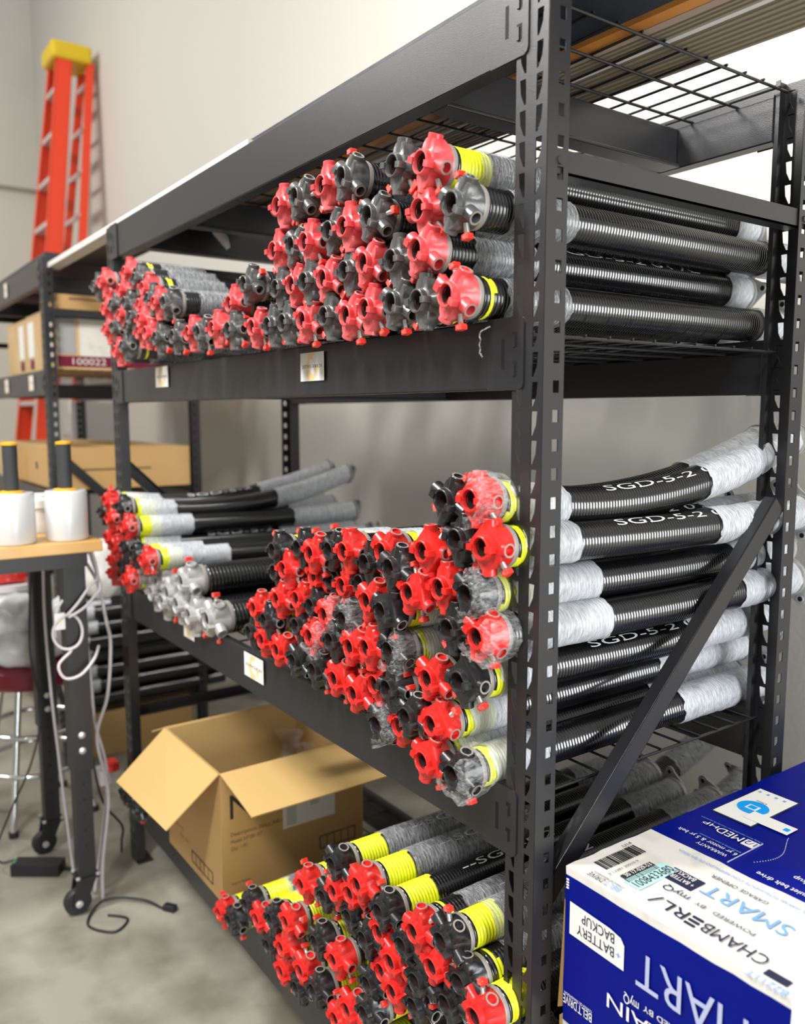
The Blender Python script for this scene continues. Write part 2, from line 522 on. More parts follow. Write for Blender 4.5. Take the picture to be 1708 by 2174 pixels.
# ------------------------------------------------------------------ torsion springs
PITCH = .0062
def bend_f(b):
    if b == 2: return lambda y: .35 * (y - .02) * (y - .5)
    if b == 1: return lambda y: -.009 * sin(pi * min(y, .75) / .85)
    return lambda y: 0
def coil_mesh(name, turns, R, rw, N, b, yel, mode=0, y0=.0435, pitch=PITCH):
    us = (-.94, -.5, .5, .94)
    f = bend_f(b)
    vs = []
    T = turns * N
    for i in range(T + 1):
        th = 2 * pi * i / N
        yc = y0 + pitch * (i / N) + pitch / 2
        for u in us:
            r = R + rw * math.sqrt(1 - u * u)
            y = yc + u * pitch / 2
            vs.append((r * sin(th), y, r * cos(th) + f(y)))
    fs = []; ms = []
    for i in range(T):
        tn = i / N
        a = (i % N) / N
        for j in range(3):
            fs.append((i * 4 + j, i * 4 + j + 1, i * 4 + j + 5, i * 4 + j + 4))
            if mode == 0: ms.append(1 if .3 < tn < yel else 0)
            else: ms.append(1 if (1.9 < tn < 2.55 or (3 < tn < 4 and .05 < a < .2)) else 0)
        if i + N < T:
            fs.append((i * 4 + 3, (i + N) * 4, (i + N + 1) * 4, (i + 1) * 4 + 3)); ms.append(1 if (mode == 0 and .3 < tn < yel) else 0)
    me = bpy.data.meshes.new(name)
    me.from_pydata(vs, [], fs)
    me.materials.append(M['coil']); me.materials.append(M['yellow'])
    me.polygons.foreach_set('material_index', ms)
    me.polygons.foreach_set('use_smooth', [True] * len(fs))
    me.update()
    return me

def sleeve(name, ya, yb, r, b, seed, mt, amp=.0012, ends=True):
    f = bend_f(b)
    ny, na = int((yb - ya) / PITCH * 5), 36
    vs = []
    for i in range(ny + 1):
        y = ya + (yb - ya) * i / ny
        for k in range(na):
            a = 2 * pi * k / na
            yy = y + (.010 * noise.noise((cos(a) * 2 + seed, sin(a) * 2, i * .01)) if i in (0, ny) else 0)
            nz = noise.noise((cos(a) * 2.2 + seed * 7, sin(a) * 2.2, y * 35 + a * 1.5)) + .5 * noise.noise((cos(a) * 7, sin(a) * 7 + seed, y * 90 + a * 3))
            rr = r + amp * (.9 + nz) + .0007 * abs(sin(pi * (y - .046) / PITCH - a / 2))
            vs.append((rr * sin(a), yy, rr * cos(a) + f(y)))
    fs = [(i * na + k, i * na + (k + 1) % na, (i + 1) * na + (k + 1) % na, (i + 1) * na + k) for i in range(ny) for k in range(na)]
    me = bpy.data.meshes.new(name)
    me.from_pydata(vs, [], fs)
    me.materials.append(mt)
    me.polygons.foreach_set('use_smooth', [True] * len(fs))
    me.update()
    return me

def cone_film(seed):
    # loose film stretched over part of the casting
    ny, na = 22, 60
    vs = []
    for i in range(ny + 1):
        t = i / ny
        y = -.004 + .062 * t
        for k in range(na):
            a = 2 * pi * k / na
            sq = .0345 / max(abs(cos(a)), abs(sin(a)), .78)
            r = sq * (1 - t) ** .6 + .0318 * (1 - (1 - t) ** .6)
            if i == 0: r = .022 + .006 * noise.noise((k * .4, seed, 0))
            if i == 1: r = .031
            r += .0022 * noise.noise((cos(a) * 5 + seed * 3, sin(a) * 5, t * 6)) + .0012 * noise.noise((cos(a) * 14, sin(a) * 14, t * 3 + seed))
            vs.append((r * sin(a), y + .004 * noise.noise((a * 2, seed, 3)), r * cos(a)))
    lo, hi = (int(na * .05), int(na * .62))
    fs = [(i * na + k, i * na + (k + 1) % na, (i + 1) * na + (k + 1) % na, (i + 1) * na + k)
          for i in range(ny) for k in range(na) if lo <= k <= hi or i > 9]
    me = bpy.data.meshes.new('cone_film')
    me.from_pydata(vs, [], fs)
    me.materials.append(M['film_clear'])
    me.polygons.foreach_set('use_smooth', [True] * len(fs))
    me.update()
    return me

def cone_mesh(col, shape):
    mb = MB().use(col)
    n = 64
    # cast body between the four sockets
    def star(a, lobe, val, pw):
        c = abs(cos(2 * a)) if cos(2 * a) > 0 else 0
        return val + (lobe - val) * c ** pw
    def diam(a, lobe, val, pw):
        q = (a + pi / 4) % (pi / 2) - pi / 4
        flat = lobe * .735 / max(cos(abs(q) - pi / 4), .72)
        return min(lobe, max(val, flat))
    fn = star if shape == 0 else diam
    if shape == 0:
        secs = [(0, .0078, .0174, .0174, 1), (0, .0086, .0185, .0185, 1), (0, .0098, .0338, .0205, 1.25), (0, .0130, .0365, .0222, 1.2), (0, .0255, .0368, .0245, 1.2), (0, .0305, .0342, .0275, 1.0), (0, .0365, .0300, .0292, 1)]
    else:
        secs = [(0, .0070, .0174, .0174, 1), (0, .0078, .0190, .0190, 1), (0, .0088, .0350, .0235, 1), (0, .0120, .0370, .0255, 1), (0, .0255, .0368, .0262, 1), (0, .0305, .0345, .0275, 1), (0, .0365, .0300, .0290, 1)]
    vs = []
    def ring(y, rf):
        k0 = len(vs)
        for k in range(n):
            a = 2 * pi * k / n
            r = rf(a)
            vs.append((r * sin(a), y, r * cos(a)))
        return k0
    rings = [ring(.050, lambda a: .0126), ring(.006, lambda a: .0133), ring(0, lambda a: .0138), ring(-.0006, lambda a: .0142), ring(-.0006, lambda a: .0158), ring(0, lambda a: .0166)]
    for (_, y, lo, va, pw) in secs:
        rings.append(ring(y, lambda a, lo=lo, va=va, pw=pw: fn(a, lo, va, pw)))
    fs = []; fb = []
    for i in range(len(rings) - 1):
        a, b = rings[i], rings[i + 1]
        for k in range(n):
            k2 = (k + 1) % n
            (fb if i == 0 else fs).append((a + k, a + k2, b + k2, b + k))
    kk = len(mb.v)
    mb.add(vs, fs)
    mb.use('bore')
    for q in fb:
        mb.f.append(tuple(v + kk for v in q)); mb.m.append(mb.cur)
    # machined collar behind the paint
    mb.use('bare')
    vs = []; rings = [ring(.0365, lambda a: .0292), ring(.0385, lambda a: .0299), ring(.0435, lambda a: .0297), ring(.0442, lambda a: .026), ring(.052, lambda a: .0235), ring(.051, lambda a: .0126)]
    fs = []
    for i in range(len(rings) - 1):
        a, b = rings[i], rings[i + 1]
        for k in range(n):
            k2 = (k + 1) % n
            fs.append((a + k, a + k2, b + k2, b + k))
    mb.add(vs, fs)
    # four winding-bar sockets
    for q in range(4):
        mx = Matrix.Translation((0, .0185, 0)) @ Matrix.Rotation(q * pi / 2, 4, 'Y')
        mb.use(col)
        mb.lathe([(.0066, .016), (.0066, .0378), (.0070, .0388)], 20, mx)
        mb.use('bare')
        mb.lathe([(.0070, .0388), (.0096, .0388)], 20, mx)
        mb.use(col)
        mb.lathe([(.0096, .0388), (.0104, .0378), (.0104, .031), (.0106, .012)], 20, mx)
        mb.use('slot')
        mb.lathe([(.0001, .0165), (.0063, .0165)], 16, mx)
    # two square lugs on the face
    mb.use(col)
    for s in (1, -1):
        mb.box(s * .0165 - .0028, s * .0165 + .0075 * s + (.0028 if s < 0 else 0), -.0035, .008, -.0042, .0042) if s > 0 else mb.box(-.0240, -.0137, -.0035, .008, -.0042, .0042)
    return mb.mesh('winding_cone', 30)

def screw_mesh():
    mb = MB().use('zinc')
    prof = [(.0001, .010)]
    z = .012
    while z < .0365:
        prof += [(.0042, z), (.0036, z + .0009)]; z += .0018
    prof += [(.0042, .0375)]
    mb.lathe(prof, 12)
    mb.use('head')
    h = .0057
    vs = [(a * h, b * h, z) for z in (.0375, .0385, .0450, .0458) for a, b in ((-1, -1), (1, -1), (1, 1), (-1, 1))]
    vs = [(x * (.86 if i in (0, 1, 2, 3, 12, 13, 14, 15) else 1), y * (.86 if i in (0, 1, 2, 3, 12, 13, 14, 15) else 1), z) for i, (x, y, z) in enumerate(vs)]
    fs = [(3, 2, 1, 0), (12, 13, 14, 15)]
    for q in range(3):
        for k in range(4):
            k2 = (k + 1) % 4
            fs.append((q * 4 + k, q * 4 + k2, q * 4 + 4 + k2, q * 4 + 4 + k))
    mb.add(vs, fs)
    return mb.mesh('set_screw', 35)

def rear_cone_mesh():
    mb = MB().use('silver')
    mx = Matrix.Rotation(-pi / 2, 4, 'X')
    mb.lathe([(.013, -.02), (.026, -.018), (.029, 0), (.0335, .002), (.0335, .010), (.016, .012), (.013, .012)], 28, mx)
    # two-eared bracket plate
    n = 28
    for s in (1, -1):
        pts = []
        for k in range(9):
            a = -pi / 2 + pi * k / 8
            pts.append((s * (.044 + .011 * cos(a)), .011 * sin(a)))
        pts += [(s * .018, .029), (s * .018, -.029)]
        if s < 0: pts = pts[::-1]
        N = len(pts)
        mb.add([(x, .008, z) for x, z in pts] + [(x, .012, z) for x, z in pts],
               [tuple(range(N)), tuple(range(2 * N - 1, N - 1, -1))] + [(i, (i + 1) % N, N + (i + 1) % N, N + i) for i in range(N)])
        mb.use('slot').lathe([(.0001, .0), (.0048, .0)], 12, Matrix.Translation((s * .044, .0078, 0)) @ mx)
        mb.use('silver')
        mb.lathe([(.0048, -.001), (.0068, -.001), (.0075, .001)], 12, Matrix.Translation((s * .044, .0075, 0)) @ mx)
    return mb.mesh('stationary_cone', 40)

def marking_mesh(body, R, b, y0, length, alpha):
    vs, fs = text_geo(body)
    f = bend_f(b)
    mb = MB().use('print')
    out = []
    for v in vs:
        y = y0 + v.x * length
        a = alpha + (v.y * .014) / R
        rr = R + .0006
        out.append((-rr * sin(a), y, rr * cos(a) + f(y)))
    mb.add(out, fs)
    return mb.mesh('printed_marking')

R0, RW = .0258, .0034
RO = R0 + RW
CONE = {}
for c in ('red', 'red_lit', 'black', 'grey', 'silver'):
    for s in (0, 1):
        CONE[(c, s)] = cone_mesh(c, s)
SCREW = screw_mesh()
REAR = rear_cone_mesh()
BENDS = {0: 0, 1: 1, 2: 2}
COIL = {}
for b in BENDS:
    for y in (0, 1, 2):
        COIL[(b, y)] = coil_mesh('coil', 115, R0, RW, 22, BENDS[b], (0, 10, 4)[y], 1 if y == 2 else 0)
SL_F = {}; SL_R = {}
for b in BENDS:
    for s in range(3):
        SL_F[(b, s)] = sleeve('front_film_wrap', .060 + .008 * s, (.165, .245, .20)[s], RO + .0004, BENDS[b], s + b * 5, M['film'])
        SL_R[(b, s)] = sleeve('rear_film_wrap', (.49, .58, .53)[s], .755, RO + .0004, BENDS[b], s + 20 + b * 5, M['film'], .0018)
SL_RM = [sleeve('rear_film_wrap', (.67, .69, .65)[s], .757, RO + .0004, 0, s + 60, M['film'], .0015) for s in range(3)]
THIN_F = [sleeve('front_film_wrap', .078 + .01 * s, .205 + .004 * s, RO + .0002, 0, s + 40, M['film_thin'], .0009) for s in range(3)]
THIN_B = [sleeve('front_film_wrap', .085 + .01 * s, .30 + .05 * s, RO + .0002, 0, s + 50, M['film_thin'], .0009) for s in range(3)]
THIN_R = sleeve('rear_film_wrap', .60, .757, RO + .0004, 0, 77, M['film_thin'], .0012)
CF = [cone_film(s) for s in range(3)]
MARK = {b: marking_mesh('SGD-5-2 0T7L', RO - .0008, BENDS[b], .25, .36, -.75) for b in BENDS}
MARKB = marking_mesh('--SGD-5-2', RO - .0003, 0, .17, .22, -.55)
FAT = coil_mesh('coil', 66, .0365, .0048, 24, 0, 0, 0, pitch=.0098)
DATA = '''M -436 -75 241 R 0 -
M -526 -75 241 K 40 -
M -373 -75 240 K 40 -
M -591 -75 239 R 0 -
M -365 -78 164 R 0 -
M -300 -75 168 K 40 -
M -420 -72 167 K 20 -
M -609 -75 165 R 0 -
M -546 -73 164 K 40 -
M -491 -77 161 R 8 -
M -547 -73 98 R 20 -
M -602 -75 98 K 0 -
M -492 -78 96 K 0 -
M -435 -75 94 R 30 -
M -367 -75 97 K 0 -
M -313 -75 102 R 35 -
M -637 -75 36 K 0 -
M -577 -75 36 K 0 -
M -506 -75 34 R 30 -
M -431 -75 34 K 0 -
M -364 -75 29 R 30 -
M -309 -75 34 R 10 -
M -233 -75 225 K 10 -
M -166 -75 214 R 20 Y
M -175 -72 154 R 0 -
M -100 -75 147 K 35 -
M -175 -77 100 R 35 -
M -238 -75 95 K 0 -
M -109 -75 32 R 35 -
M -239 -75 35 K 30 -
M -174 -75 31 K 0 -
M -735 -75 122 K 20 -
M -809 -73 93 R 0 -
M -848 -94 46 R 0 -
M -794 -83 40 K 0 -
M -908 -100 42 K 30 -
M -966 -100 46 R 0 -
M -703 -75 38 R 20 -
M -1163 -102 49 K 0 -
M -1215 -107 65 R 20 -
M -1306 -95 74 R 0 -
M -1482 -100 38 R 0 -
M -1424 -99 47 K 0 -
M -1101 -101 123 K 30 -
M -1156 -105 128 R 0 -
M -1209 -101 143 K 0 -
M -1296 -94 138 R 0 -
M -1254 -97 174 R 20 -
M -1303 -100 201 K 0 -
M -1378 -100 226 R 0 -
M -1384 -101 152 K 20 -
M -1426 -99 188 R 0 -
M -1499 -100 159 K 0 -
M -1588 -100 229 R 0 -
M -1653 -100 225 K 0 -
M -1564 -100 155 R 0 -
M -1439 -98 127 R 0 -
M -1395 -94 93 K 0 -
M -1494 -100 101 K 20 -
M -1562 -100 100 R 0 -
M -1345 -100 113 K 0 -
M -1258 -106 99 R 0 -
M -1056 -100 45 K 10 -
L -562 -60 -369 K 0 -
L -504 -67 -370 R 20 -
L -452 -59 -358 K 20 -
L -399 -62 -352 R 0 -
L -610 -66 -414 R 0 -
L -655 -64 -385 K 0 -
L -679 -50 -432 K 0 -
L -529 -47 -417 R 30 -
L -476 -43 -415 K 0 -
L -423 -51 -416 R 0 -
L -652 -60 -480 R 10 -
L -581 -55 -467 R 20 -
L -528 -54 -471 K 0 -
L -754 -60 -518 R 10 -
L -701 -63 -531 K 0 -
L -475 -57 -476 R 20 F
L -412 -57 -472 K 20 F
L -587 -53 -520 K 0 -
L -523 -60 -525 R 10 F
L -727 -57 -578 R 20 -
L -781 -59 -573 K 0 -
L -443 -64 -515 K 0 -
L -376 -66 -510 R 30 -
L -656 -60 -582 R 30 -
L -339 -58 -364 K 0 -
L -294 -56 -339 R 30 -
L -245 -75 -356 K 20 -
L -182 -60 -323 R 0 D
L -373 -47 -404 K 0 -
L -324 -66 -422 R 25 -
L -271 -73 -428 K 25 D
L -203 -70 -387 R 30 D
L -142 -60 -371 R 0 -
L -121 -60 -426 K 0 -
L -324 -68 -499 R 5 -
L -270 -60 -492 K 20 F
L -588 -60 -587 K 30 -
L -512 -60 -586 K 20 -
L -438 -60 -582 R 30 D
L -375 -60 -591 R 25 -
L -320 -54 -560 R 0 -
L -267 -65 -552 K 0 -
L -307 -58 -624 K 30 F
L -170 -60 -511 R 25 -
L -96 -60 -496 K 0 D
L -254 -51 -611 R 20 -
L -211 -69 -580 K 20 -
L -157 -62 -576 R 10 D
L -164 -72 -632 R 20 D
L -102 -66 -632 K 20 F
L -135 -60 -245 K 25 -
L -74 -60 -239 R 0 DF
L -105 -60 -297 K 10 -
L -51 -60 -301 R 0 D
L -82 -60 -370 K 30 F
L -59 -60 -424 R 25 F
F -1614 -70 -389 K 0 -
F -1738 -70 -380 R 20 -
F -1578 -70 -440 R 0 -
F -1716 -70 -431 R 0 -
F -1797 -70 -420 K 0 -
F -1739 -70 -491 R 20 -
F -1671 -71 -511 R 0 -
F -1585 -70 -496 K 0 -
F -1419 -70 -512 R 0 -
F -1502 -70 -511 K 0 -
F -1705 -73 -553 R 0 -
F -1618 -67 -560 K 20 -
F -1736 -66 -597 R 0 -
F -1572 -73 -589 R 0 -
S -1202 -45 -539 S 20 -
S -1553 -29 -581 S 0 -
S -1430 -31 -579 S 10 -
S -1307 -45 -586 S 30 -
S -1490 -25 -620 S 0 -
S -1237 -46 -603 S 10 -
S -1165 -42 -618 S 0 -
S -1081 -30 -611 S 35 -
S -1369 -38 -620 S 10 -
B -959 -68 -1280 R 0 -
B -906 -65 -1273 K 10 -
B -826 -60 -1195 K 0 -
B -773 -60 -1201 R 20 -
B -707 -60 -1167 K 0 -
B -636 -60 -1136 R 20 -
B -719 -60 -1233 K 0 -
B -659 -60 -1204 R 0 -
B -662 -60 -1258 R 20 -
B -578 -60 -1208 R 20 -
B -517 -60 -1114 K 0 -
B -524 -62 -1216 K 0 -
B -449 -60 -1113 R 0 -
B -568 -60 -1025 R 0 -
B -493 -55 -1014 K 20 -
B -446 -62 -927 K 20 -
B -353 -68 -918 R 10 -
B -391 -60 -955 R 20 -
B -450 -58 -981 R 0 -
B -351 -58 -1019 K 0 -
B -404 -60 -1182 R 20 -
B -445 -60 -1226 R 0 -
B -404 -55 -1007 K 20 -
B -600 -58 -1258 K 0 -
B -290 -66 -935 K 10 -
B -309 -54 -985 R 20 -
B -229 -63 -962 K 20 -
B -196 -65 -920 R 0 -
B -132 -60 -903 K 35 -
B -259 -65 -1006 R 20 -
B -311 -48 -1059 R 0 -
B -153 -62 -955 R 20 -
B -99 -53 -952 K 0 -
B -192 -64 -1001 K 20 -
B -258 -62 -1059 R 0 -
B -345 -54 -1100 K 0 -
B -125 -57 -1000 K 0 -
B -205 -58 -1053 K 0 -
B -50 -64 -971 R 30 -
B -347 -59 -1154 K 0 -'''
SHELF = {'M': ('middle', .013, 'torsion springs on the middle shelf'), 'L': ('lower', -.632, 'torsion springs on the lower shelf'),
         'F': ('lower', -.632, 'torsion springs on the lower shelf'), 'S': ('lower', -.62, 'large springs with bare cast cones on the lower shelf'),
         'B': ('bottom', -1.28, 'torsion springs on the bottom shelf')}
CN = {'R': 'red', 'K': 'black', 'S': 'bare metal'}
def ordinal(n):
    ones = ['', 'first', 'second', 'third', 'fourth', 'fifth', 'sixth', 'seventh', 'eighth', 'ninth', 'tenth', 'eleventh', 'twelfth', 'thirteenth', 'fourteenth', 'fifteenth', 'sixteenth', 'seventeenth', 'eighteenth', 'nineteenth']
    if n < 20: return ones[n]
    t = {2: ('twenty', 'twentieth'), 3: ('thirty', 'thirtieth')}[n // 10]
    return t[1] if n % 10 == 0 else t[0] + '-' + ones[n % 10]
rows = [ln.split() for ln in DATA.strip().split('\n')]
recs = []
for q in rows:
    recs.append(dict(t=q[0], x=int(q[1]) / 1000, y=int(q[2]) / 1000, z=int(q[3]) / 1000, c=q[4], a=int(q[5]), f=q[6]))
ROWN = ['bottom', 'second', 'third', 'fourth', 'fifth', 'sixth', 'seventh', 'eighth', 'ninth', 'tenth']
pools = {}
for q in recs:
    nm, zb, g = SHELF[q['t']]
    row = max(0, int(round((q['z'] - zb) / .053)))
    q['row'] = row
    pools.setdefault((nm if q['t'] != 'S' else 'S', row, q['c']), []).append(q)
for (nm, row, c), lst in pools.items():
    lst.sort(key=lambda q: -q['x'])
    for i, q in enumerate(lst):
        sh = SHELF[q['t']][0]
        pos = 'nearest the front post' if i == 0 else ordinal(i + 1) + ' from the near end'
        if len(lst) == 1: pos = 'the only one there'
        rw = (ROWN[row] + ' row up') if row else 'bottom row'
        if c == 'S': q['label'] = 'large bare metal cone spring, lower shelf, %s, %s' % (rw, pos)
        else: q['label'] = '%s cone torsion spring on the %s shelf, %s, %s' % (CN[c], sh, rw, pos)
rnd = random.Random(5)
SPEC = {(-82, -370): 1, (-59, -424): 1, (-74, -239): 0, (-51, -301): 0, (-96, -496): 0, (-102, -632): 0, (-157, -576): 0}
def make_spring(q, idx):
    nm, zb, g = SHELF[q['t']]
    t = thing('torsion_spring', (q['x'], q['y'], q['z']), q['label'], 'torsion spring', g)
    near = q['x'] > -1.0
    sc = 1.34 if q['c'] == 'S' else 1
    if q['c'] == 'S': col = 'silver'
    elif q['t'] == 'M': col = 'red_lit' if q['c'] == 'R' else 'grey'
    else: col = 'red' if q['c'] == 'R' else 'black'
    shp = 1 if 'D' in q['f'] else 0
    ang = radians(q['a'])
    c = put('winding_cone', CONE[(col, shp)], t, (0, 0, 0), (0, ang, 0))
    c.scale = (sc, sc, sc)
    for i, da in enumerate(rnd.choice(((135, 225), (45, 225), (135, 315), (-45, 135), (135, 225)))):
        s = put('set_screw', SCREW, t, (0, .024 * sc, 0), (0, ang + radians(da + rnd.uniform(-4, 4)), 0))
        s.scale = (sc, sc, sc)
    if q['c'] == 'S':
        put('coil', FAT, t, (0, .012, 0), (0, rnd.uniform(0, 6), 0))
        return t
    b = 0
    if q['t'] in 'LF':
        b = 2 if q['z'] > -.275 else (1 if q['z'] > -.50 else 0)
        if q['t'] == 'F': b = 2 if q['z'] > -.42 else 1
    y = {'M': rnd.choice((0, 0, 2)), 'L': rnd.choice((1, 1, 0)), 'F': 1, 'B': rnd.choice((1, 1, 1, 2))}[q['t']]
    if 'Y' in q['f']: y = 1
    if 'P' in q['f']: y = 0
    put('coil', COIL[(b, y)], t)
    s = rnd.randrange(3)
    s = SPEC.get((int(round(q['x'] * 1000)), int(round(q['z'] * 1000))), s)
    if q['t'] == 'M' or q['t'] == 'B' and rnd.random() < .75: put('front_film_wrap', (THIN_B if q['t'] == 'B' else THIN_F)[s], t)
    elif q['t'] != 'B': put('front_film_wrap', SL_F[(b, s)], t)
    put('rear_film_wrap', SL_RM[s] if q['t'] == 'M' else THIN_R if q['t'] == 'B' else SL_R[(b, s)], t)
    if 'F' in q['f']: put('cone_film', CF[idx % 3], t, (0, 0, 0), (0, rnd.uniform(-.5, .5), 0))
    if q['x'] > -.45 or q['t'] == 'F':
        rr = put('stationary_cone', REAR, t, (0, .757, bend_f(BENDS[b])(.757)), (0, rnd.uniform(0, 3.14), 0))
    if q['t'] == 'B' and rnd.random() < .7: put('printed_marking', MARKB, t)
    elif q['t'] in 'LFM' and (q['x'] > -.25 or q['t'] == 'F') and (int(round(q['x'] * 1000)), int(round(q['z'] * 1000))) not in ((-82, -370), (-59, -424), (-157, -576), (-102, -632), (-100, 147), (-109, 32)) and (q['t'] != 'F' or idx % 3 == 0) and (q['x'] > -.11 or q['t'] == 'F' or q['t'] == 'M'): put('printed_marking', MARK[b], t)
    return t
for i, q in enumerate(recs):
    make_spring(q, i)

# a few of the springs under the bottom-shelf pile and at its far end
for i, (x, z, c) in enumerate(((-1.66, -1.285, 'K'), (-1.72, -1.285, 'K'), (-1.60, -1.285, 'K'), (-1.69, -1.235, 'K'))):
    make_spring(dict(t='B', x=x, y=-.06, z=z, c=c, a=20 * i, f='P', label='black cone spring by the far post, bottom shelf, %s' % ('middle of the lowest three', 'left of the lowest three', 'right of the lowest three', 'lying on the others')[i]), i)
for i, x in enumerate((-.075, -.14, -.205, -.27, -.335, -.40)):
    make_spring(dict(t='B', x=x, y=-.03, z=-1.285, c='RK'[i % 2], a=15 * i, f='-', label='%s cone spring at the base of the bottom-shelf pile, %s from near post' % (CN['RK'[i % 2]], ordinal(i // 2 + 1))), i)
# grey tubular springs leaning at the wall end of the bottom pile
def loose_spring(x, ya, za, yb, zb, label):
    t = thing('torsion_spring', (x, ya, za), label, 'torsion spring', 'springs leaning behind the bottom pile')
    an = math.atan2(zb - za, yb - ya)
    t.rotation_euler = (an, 0, 0)
    put('coil', COIL[(0, 0)], t)
    put('rear_film_wrap', THIN_R, t)
    put('stationary_cone', REAR, t, (0, .757, 0), (0, .6, 0))
loose_spring(-.36, .20, -1.10, .85, -.90, 'black spring rising toward the wall behind the diagonal brace, highest one')
loose_spring(-.30, .24, -1.20, .85, -1.02, 'black film-ended spring sloping to the wall, below the highest one')
loose_spring(-.22, .24, -1.225, .85, -1.10, 'black film-ended spring sloping to the wall, just left of the blue box')

# ------------------------------------------------------------------ boards on the top deck
def board(name, pts, z, th, mt, label, cat='board', ridges=0):
    # pts: four plan corners (x,y)
    mb = MB().use(mt)
    n = 4
    mb.add([(x, y, z) for x, y in pts] + [(x, y, z + th) for x, y in pts], [(3, 2, 1, 0), (4, 5, 6, 7)] + [(i, (i + 1) % 4, 4 + (i + 1) % 4, 4 + i) for i in range(4)])
    if ridges:
        (x0, y0), (x1, y1), (x2, y2), (x3, y3) = pts
        for i in range(ridges):
            t0 = (i + .15) / ridges; t1 = (i + .55) / ridges
            a = (x0 + (x3 - x0) * t0, y0 + (y3 - y0) * t0); b = (x1 + (x2 - x1) * t0, y1 + (y2 - y1) * t0)
            c = (x1 + (x2 - x1) * t1, y1 + (y2 - y1) * t1); d = (x0 + (x3 - x0) * t1, y0 + (y3 - y0) * t1)
            mb.add([(p[0], p[1], z - .003) for p in (a, b, c, d)] + [(p[0], p[1], z + .001) for p in (a, b, c, d)],
                   [(3, 2, 1, 0)] + [(k, (k + 1) % 4, 4 + (k + 1) % 4, 4 + k) for k in range(4)])
    return tag(mb.build(name), label, cat, 'long boards lying on the top deck')
ZT = .4125
board('door_panel', [(-1.60, .035), (.10, .035), (.32, .20), (-1.60, .125)], ZT, .04, 'trim_dark', 'dark grey panel lying on the top deck nearest the front beam', 'panel')
board('pine_board', [(-1.75, .128), (.30, .215), (.30, .238), (-1.75, .160)], ZT, .02, 'trim_ply', 'narrow orange pine board on the top deck')
board('pine_board', [(-1.75, .162), (.42, .245), (.42, .262), (-1.75, .180)], ZT, .018, 'trim_pink', 'pale pinkish board beside the orange pine board')
board('trim_strip', [(-1.70, .182), (.50, .268), (.50, .298), (-1.70, .232)], ZT + .002, .022, 'trim_tan', 'taupe grooved trim strip between the pine boards and the white strip', 'trim strip', 3)
board('trim_strip', [(-1.78, .236), (.55, .302), (.55, .312), (-1.78, .250)], ZT - .001 + .003, .03, 'trim_white', 'thin white trim strip on the top deck', 'trim strip')
board('trim_strip', [(-1.72, .256), (.62, .318), (.62, .440), (-1.72, .305)], ZT + .003, .022, 'trim_tan', 'widest taupe ridged trim, farthest back on the top deck', 'trim strip', 7)
# long pale trim bridging both racks
mb = MB().use('trim_white')
for i in range(3):
    mb.box(-2.72, -.9, .02 + i * .018, .034 + i * .018, .428, .446)
mb.build('trim_bundle')
tag(mb_last('trim_bundle'), 'long white trim bundle bridging the gap between the two racks', 'trim strip')
mb = MB().use('trim_dark').box(-2.75, -1.5, .10, .30, .466, .49)  # board coloured dark to stand for the shaded underside of the top load
tag(mb.build('trim_board'), 'long shade-dark board resting on both racks behind the white trim', 'board')
tag(MB().use('trim_dark').box(-4.45, -2.76, .03, .58, .464, .50).build('shade_panel'), 'added shade-dark panel lying on top of the far rack', 'panel')  # added panel, its dark colour gives the shade under the top level
# strip of torn tape hanging under the top deck
mb = MB().use('paper')
pp = [(-1.43, .16, .40), (-1.41, .165, .365), (-1.375, .17, .335), (-1.355, .172, .31)]
ww = [.022, .026, .022, .010]
vs = [(p[0] + s * ww[i], p[1] + dy, p[2] + s * ww[i] * .25) for i, p in enumerate(pp) for s in (-1, 1) for dy in (0, .001)]
fs = []
for i in range(3):
    a = i * 4
    fs += [(a, a + 2, a + 6, a + 4), (a + 1, a + 5, a + 7, a + 3), (a, a + 4, a + 5, a + 1), (a + 2, a + 3, a + 7, a + 6)]
mb.add(vs, fs)
tag(mb.build('paper_strip', smooth=True), 'cream strip hanging beneath the top deck near the far post', 'paper')
# tufts of film hanging from the spring ends
def tail(pts, label):
    mb = MB().use('film_clear')
    q = []
    for i in range(len(pts) - 1):
        for k in range(8):
            t = k / 8
            p = [pts[i][j] + (pts[i + 1][j] - pts[i][j]) * t for j in range(3)]
            q.append((p[0] + .0012 * sin(i * 8 + k * 1.9), p[1], p[2]))
    mb.tube(q, .0009, 5)
    tag(mb.build('film_tail'), label, 'plastic film')
tail([(-.052, -.045, -.012), (-.066, -.05, -.018), (-.066, -.05, -.045), (-.060, -.05, -.052)], 'thin twisted film tail hanging over the middle beam')

